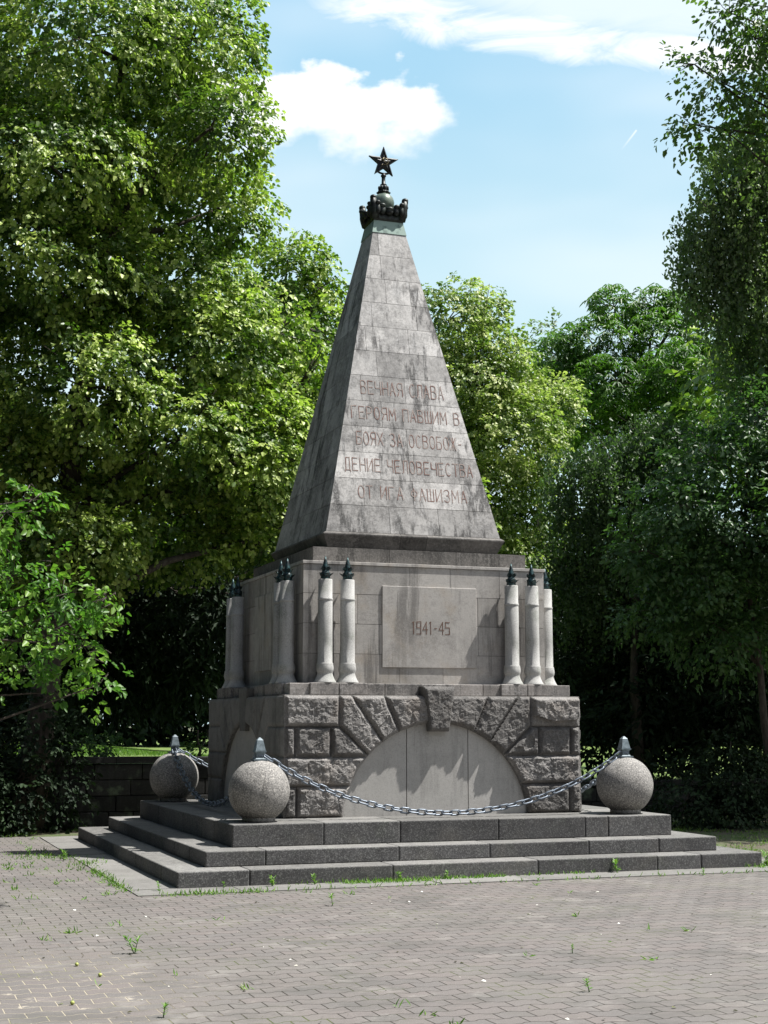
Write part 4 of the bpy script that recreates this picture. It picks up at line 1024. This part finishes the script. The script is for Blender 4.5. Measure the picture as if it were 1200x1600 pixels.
_, cnt['i'] = tree('hazel_bush', 'broad dark green hazel bush leaning in below the birch at right', 'bush', (8.3, 3.6, 0), trunk_line(8.3, 3.6, -.05, 5.2, .09, .03, (-.6, -.2), 7, 10), T['hazel']+[(8.6,1.5,5,1.3,1.2),(9.6,1.2,6.4,1.4,1.2),(10.1,2.2,4.9,1.4,1.2),(8.4,-.2,5.4,1.0,.9),(9.2,.2,7.6,1.3,1.1),(10.3,3.5,7.4,1.5,1.3)], 'loose', .095, 1.8, 'hazel_leaf', seed=11, r_l=.035, dens=.6)  # the listed extra lumps are out of view, added to shade the shrub below
_, cnt['j'] = tree('plum_tree', 'near fruit tree branches with glossy pointed leaves reaching in from the left edge', 'tree', (-6.3, -3.8, 0), trunk_line(-6.3, -3.8, 0, 3.6, .09, .04, (.3, 0), 7, 11), T['plum'], 'loose', .070, .8, 'plum_leaf', seed=12, r_l=.022, dens=.9, spread=.85)
_, cnt['k'] = tree('shade_thicket', 'thicket behind the wall at left, coloured near black to stand for shade', 'bush', (-4.6, 12.0, 1), trunk_line(-4.6, 12.0, .95, 4.5, .12, .04, (0, 0), 6, 12), T['thicket_left'], 'yew', .19, 2.6, 'shaded_leaf', seed=13)  # this thicket and the next carry tree shade in their leaf colour
_, cnt['l'] = tree('shade_thicket', 'thicket behind the wall at right, coloured near black to stand for shade', 'bush', (9.6, 8.0, .5), trunk_line(9.6, 8.0, .45, 4.0, .12, .04, (0, 0), 6, 13), T['thicket_right'], 'yew', .19, 2.6, 'shaded_leaf', seed=14)
# shading trees just outside the frame on the right
def blob(cx_, cy_, cz_, r, n, sd):
    q = random.Random(sd); return [(cx_+q.uniform(-1, 1)*r*.6, cy_+q.uniform(-1, 1)*r*.6, cz_+q.uniform(-1, 1)*r*.6, r*.55, r*.5) for _ in range(n)]
_, cnt['m'] = tree('lime_tree', 'lime tree beyond the right edge shading the undergrowth', 'tree', (13.5, 5.5, 0), trunk_line(13.5, 5.5, -.05, 10, .25, .07, (0, 0), 7, 14), blob(13.5, 5.5, 8.5, 3.6, 10, 1), 'lime', .2, 1.0, 'lime_leaf', seed=15)

# ground plants behind: shrubs by the wall
def shrub(name, label, x, y, z, lumps, style, size, lai, leaf, seed, group=None):
    return tree(name, label, 'shrub', (x, y, z), trunk_line(x, y, z-.02, z+.5, .03, .015, (0, 0), 4, seed), lumps, style, size, lai, leaf, r_l=.012, seed=seed, group=group, crown_name='foliage')
G_S = 'shrubs growing against the retaining wall'
shrub('shrub', 'dark ivy like shrub round the lime trunk at the left edge', -4.7, 4.6, 0, [(-4.9, 4.6, .9, .55, .85), (-4.2, 4.7, .6, .45, .6), (-5.6, 4.8, .8, .6, .8), (-3.5, 5.0, .9, .40, .8), (-3.9, 4.8, 1.5, .4, .5), (-6.5, 4.8, .9, .7, .9)], 'loose', .085, 1.8, 'shaded_leaf', 21, G_S)
shrub('shrub', 'small dark shrub standing in front of the wall at right of the steps', 6.0, 2.6, 0, [(6.0, 2.6, .55, .5, .55), (6.7, 2.4, .75, .55, .7), (7.4, 2.2, .6, .5, .6), (6.4, 2.2, .3, .5, .3)], 'loose', .07, 1.7, 'shaded_leaf', 22, G_S)
shrub('shrub', 'low bushy plants on top of the wall beside the rear left ball', -1.0, 6.4, 1.0, [(-.75, 6.5, 1.25, .35, .28), (-.25, 6.4, 1.2, .35, .22), (.3, 6.5, 1.25, .35, .3), (-2.75, 6.3, 1.25, .3, .25)], 'loose', .07, 1.3, 'hazel_leaf', 23, G_S)

# far woodland that closes the view behind the lawn, plus unseen crowns added to block sky light
def woodland():
    lumps = []; q = random.Random(5)
    for i in range(70):                                   # behind the lawn
        x = -28+i*1.45; y = 58+q.uniform(-3, 4)-max(0, x-5)*.15
        for zz in (1.6, 3.6, 5.8, 8.4, 11):
            lumps.append((x+q.uniform(-.6, .6), y+zz*.12, zz+q.uniform(-.4, .4), 1.9, 1.9))
    for i in range(46):                                   # unseen ring added round the square to cut the sky light
        a = R(150+i*5.0) if i < 46 else 0
        rx = 25+q.uniform(-1.5, 3); x = -2+rx*math.sin(a); y = -11+rx*1.05*math.cos(a)
        if y > 6 or x > 22: continue
        for zz in (3.0, 7.0, 11.0, 14.5): lumps.append((x, y, zz+q.uniform(-.8, .8), 3.0, 2.8))
    for i in range(9):                                    # unseen crowns added left of the square to darken the left faces
        for zz in (3.5, 7.0, 10.5, 13.5): lumps.append((-12.0+q.uniform(-1.2, .6), -12+i*2.3, zz+q.uniform(-.6, .6), 1.9, 2.0))
    a = crown_leaves(lumps, 'loose', .50, 1.5, .5)
    o = link('woodland', leaves_to_mesh('woodland', *a, 'shaded_leaf'), 'shaded_leaf')
    tag(o, 'dark mass of woodland closing the view beyond the lawn, with unseen crowns added to block sky light', 'woodland', kind='stuff'); return len(a[0])
cnt['wood'] = woodland()

# grass
def blades(name, pts, h, w, mat, label, cat='grass', lean=.35):
    n = len(pts); ax = unit(rs.normal(size=(n, 3))*lean+np.array([0, 0, 1.0])); nn = unit(rs.normal(size=(n, 3)))
    L = h*(.5+.8*rs.random(n)); W = np.full(n, w)
    o = link(name, leaves_to_mesh(name, pts, ax, nn, L, W, rs.random(n), mat, .1), mat)
    return tag(o, label, cat, kind='stuff')
n = 26000
p = np.stack([rs.uniform(-5, 4, n), 19.0+26*rs.random(n), np.zeros(n)], -1); p[:, 2] = [terr(a, b)-.01 for a, b in p[:, :2]]
blades('lawn_grass', p, .11, .018, 'grass_blade', 'sunlit mown grass growing on the raised lawn behind the wall')
n = 9000
p1 = np.stack([rs.uniform(-9, -2.8, n), rs.uniform(4.0, 5.4, n), np.zeros(n)], -1)
p2 = np.stack([rs.uniform(4.0, 9, n), rs.uniform(-2.6, 5.2, n), np.zeros(n)], -1)
k = np.array([noise.noise(Vector((a*1.3, b*1.3, 0))) for a, b in np.concatenate([p1, p2])[:, :2]]) > -.05
blades('verge_grass', np.concatenate([p1, p2])[k], .05, .010, 'grass_blade', 'short patchy grass on the soil verge round the paved square', lean=.8)
# weeds in joints and along the slab edges
def ribbon(x0, y0, x1, y1, n, s): 
    t = rs.random(n); return np.stack([x0+(x1-x0)*t+rs.normal(size=n)*s, y0+(y1-y0)*t+rs.normal(size=n)*s, np.zeros(n)], -1)
E1 = A1+wd
P = [ribbon(-3.85, -1.2, -3.85, -3.5, 260, .05), ribbon(-3.6, -3.86, -2.6, -3.86, 220, .05), ribbon(-2.2, -3.40, 1.2, -3.40, 260, .018), ribbon(-1.65, -3.45, -.7, -3.50, 420, .05), ribbon(-.6, -3.45, .1, -3.42, 200, .03),
     ribbon(3.2, -3.35, 3.9, -3.2, 500, .10), ribbon(-2.6, -3.85, 3.2, -3.85, 160, .04), ribbon(-4.4, 1.0, -3.85, .2, 200, .2), ribbon(-3.9, -.8, -3.7, -.2, 120, .1)]
for _ in range(80):
    a, b = rs.uniform(-6, 4), rs.uniform(-10.5, -4.0)
    if noise.noise(Vector((a*.6, b*.6, 3))) > -.05: P.append(ribbon(a, b, a+rs.uniform(.02, .12), b, rs.integers(3, 9), .012))
for _ in range(70):
    a, b = rs.uniform(-6.5, -3.9), rs.uniform(-4, 3.5); P.append(ribbon(a, b, a+rs.uniform(.02, .15), b, rs.integers(4, 14), .015))
P = np.concatenate(P); P[:, 2] = .0
blades('joint_grass', P, .055, .011, 'weed_leaf', 'sparse green tufts sprouting in the joints of the paving and along the bottom step', lean=.9)
# pale petals, crumbs and small stones on the paving
def litter(name, n, size, mat, label, cat, box, z=.006):
    p = np.stack([rs.uniform(box[0], box[1], n), rs.uniform(box[2], box[3], n), np.full(n, z)], -1)
    ax = unit(np.concatenate([rs.normal(size=(n, 2)), np.zeros((n, 1))], 1)); nn = unit(np.array([0, 0, 1.0])+rs.normal(size=(n, 3))*.25)
    s = size*(.4+rs.random(n)**2*1.3)
    o = link(name, leaves_to_mesh(name, p, ax, nn, s, s*.7, rs.random(n), mat, .1), mat); tag(o, label, cat, kind='stuff')
litter('fallen_petals', 170, .024, 'dry_petal', 'pale fallen petals and crumbs scattered on the paving', 'petals', (-7, 5, -10.8, -3.9))
litter('leaf_litter', 350, .020, 'dark_litter', 'small brown bits of leaf litter scattered on the paving', 'litter', (-7, 5, -10.8, -3.9), .008)

# single weeds one can point at
def weed(x, y, h, nl, sd, label, wide=.35):
    q = np.random.default_rng(sd); n = nl*4
    t = q.random(n)**.8; a = q.random(n)*2*PI
    stem = q.integers(0, max(1, nl//4), n); sx = q.normal(size=max(1, nl//4))*h*.18; sy = q.normal(size=max(1, nl//4))*h*.18
    base = np.stack([sx[stem]*t, sy[stem]*t, t*h*.75], -1)
    ax = np.stack([np.cos(a), np.sin(a), .35+.9*t], -1); nn = np.stack([-np.cos(a)*.6, -np.sin(a)*.6, np.ones(n)], -1)
    L = h*wide*(.7+.5*q.random(n)); root = empty('weed', (x, y, 0.004), label=label, cat='weed', group='weeds growing out of the paving')
    link('leaves', leaves_to_mesh('leaves', base, ax, nn, L, L*.26, q.random(n), 'weed_leaf', .12), 'weed_leaf', root)
    mb = MB()
    for i in range(max(1, nl//4)): mb.tube([(0, 0, -.01), (sx[i]*.5, sy[i]*.5, h*.4), (sx[i], sy[i], h*.78)], [.004, .003, .002], 5)
    mb.build('stem', 'weed_leaf', root)
W = [(-2.42, -3.46, .15, 9, 'leafy weed at the foot of the bottom step under the nearest ball'),
     (-1.97, -3.44, .14, 8, 'bright weed against the bottom step, second right of the nearest ball'),
     (-1.05, -3.42, .13, 10, 'bushy weed rooted in the green strip below the left part of the chain'),
     (-.55, -3.42, .12, 7, 'small weed at the bottom step below the middle of the chain'),
     (1.46, -3.42, .19, 10, 'tall leafy weed standing alone against the right half of the bottom step'),
     (-2.31, -5.09, .14, 6, 'thin weed alone in the paving in front of the left part of the steps'),
     (-4.47, -7.24, .17, 8, 'spreading weed in the open paving at lower left, casting a small shadow'),
     (-4.73, -9.56, .10, 6, 'little bright weed at the bottom edge of the photo, left of centre'),
     (-2.15, -9.66, .11, 5, 'small dry weed near the bottom edge, right of centre'),
     (-1.56, -8.28, .08, 4, 'tiny weed in the paving above the dry weed at lower right'),
     (-4.32, .80, .16, 9, 'pale weed at the left edge beside the shadow of the obelisk'),
     (-3.98, .10, .17, 10, 'clump of weeds at the outer edge of the slab strip left of the steps'),
     (-3.55, -3.50, .12, 6, 'low weed at the front left corner of the bottom step'),
     (-2.9, -3.44, .09, 5, 'short weed at the bottom step just right of its front left corner'),
     (3.45, -3.30, .22, 12, 'grassy clump at the right end of the bottom step'),
     (2.2, -3.95, .10, 6, 'small weed on the slab strip near the right end of the steps')]
for i, (x, y, h, nl, lab) in enumerate(W): weed(x, y, h*.85, nl, 40+i, lab)
# small unripe fruits fallen on the paving at lower left
for x, y, lab in ((-4.93, -7.65, 'tiny green fallen fruit on the paving, upper one of three'), (-4.85, -8.12, 'tiny yellow green fallen fruit on the paving, middle one of three'), (-5.15, -9.02, 'tiny green fallen fruit on the paving, nearest the bottom edge')):
    mb = MB(); mb.ball((0, 0, 0), .013, (1, 1, .95), 14); mb.tube([(0, 0, .014), (.004, .003, .026)], [.002, .001], 5)
    o = mb.build('fallen_fruit', 'fruit_skin'); o.location = (x, y, .013); tag(o, lab, 'fruit', 'small fruits fallen on the paving')
print('leaf counts', cnt, sum(cnt.values()))
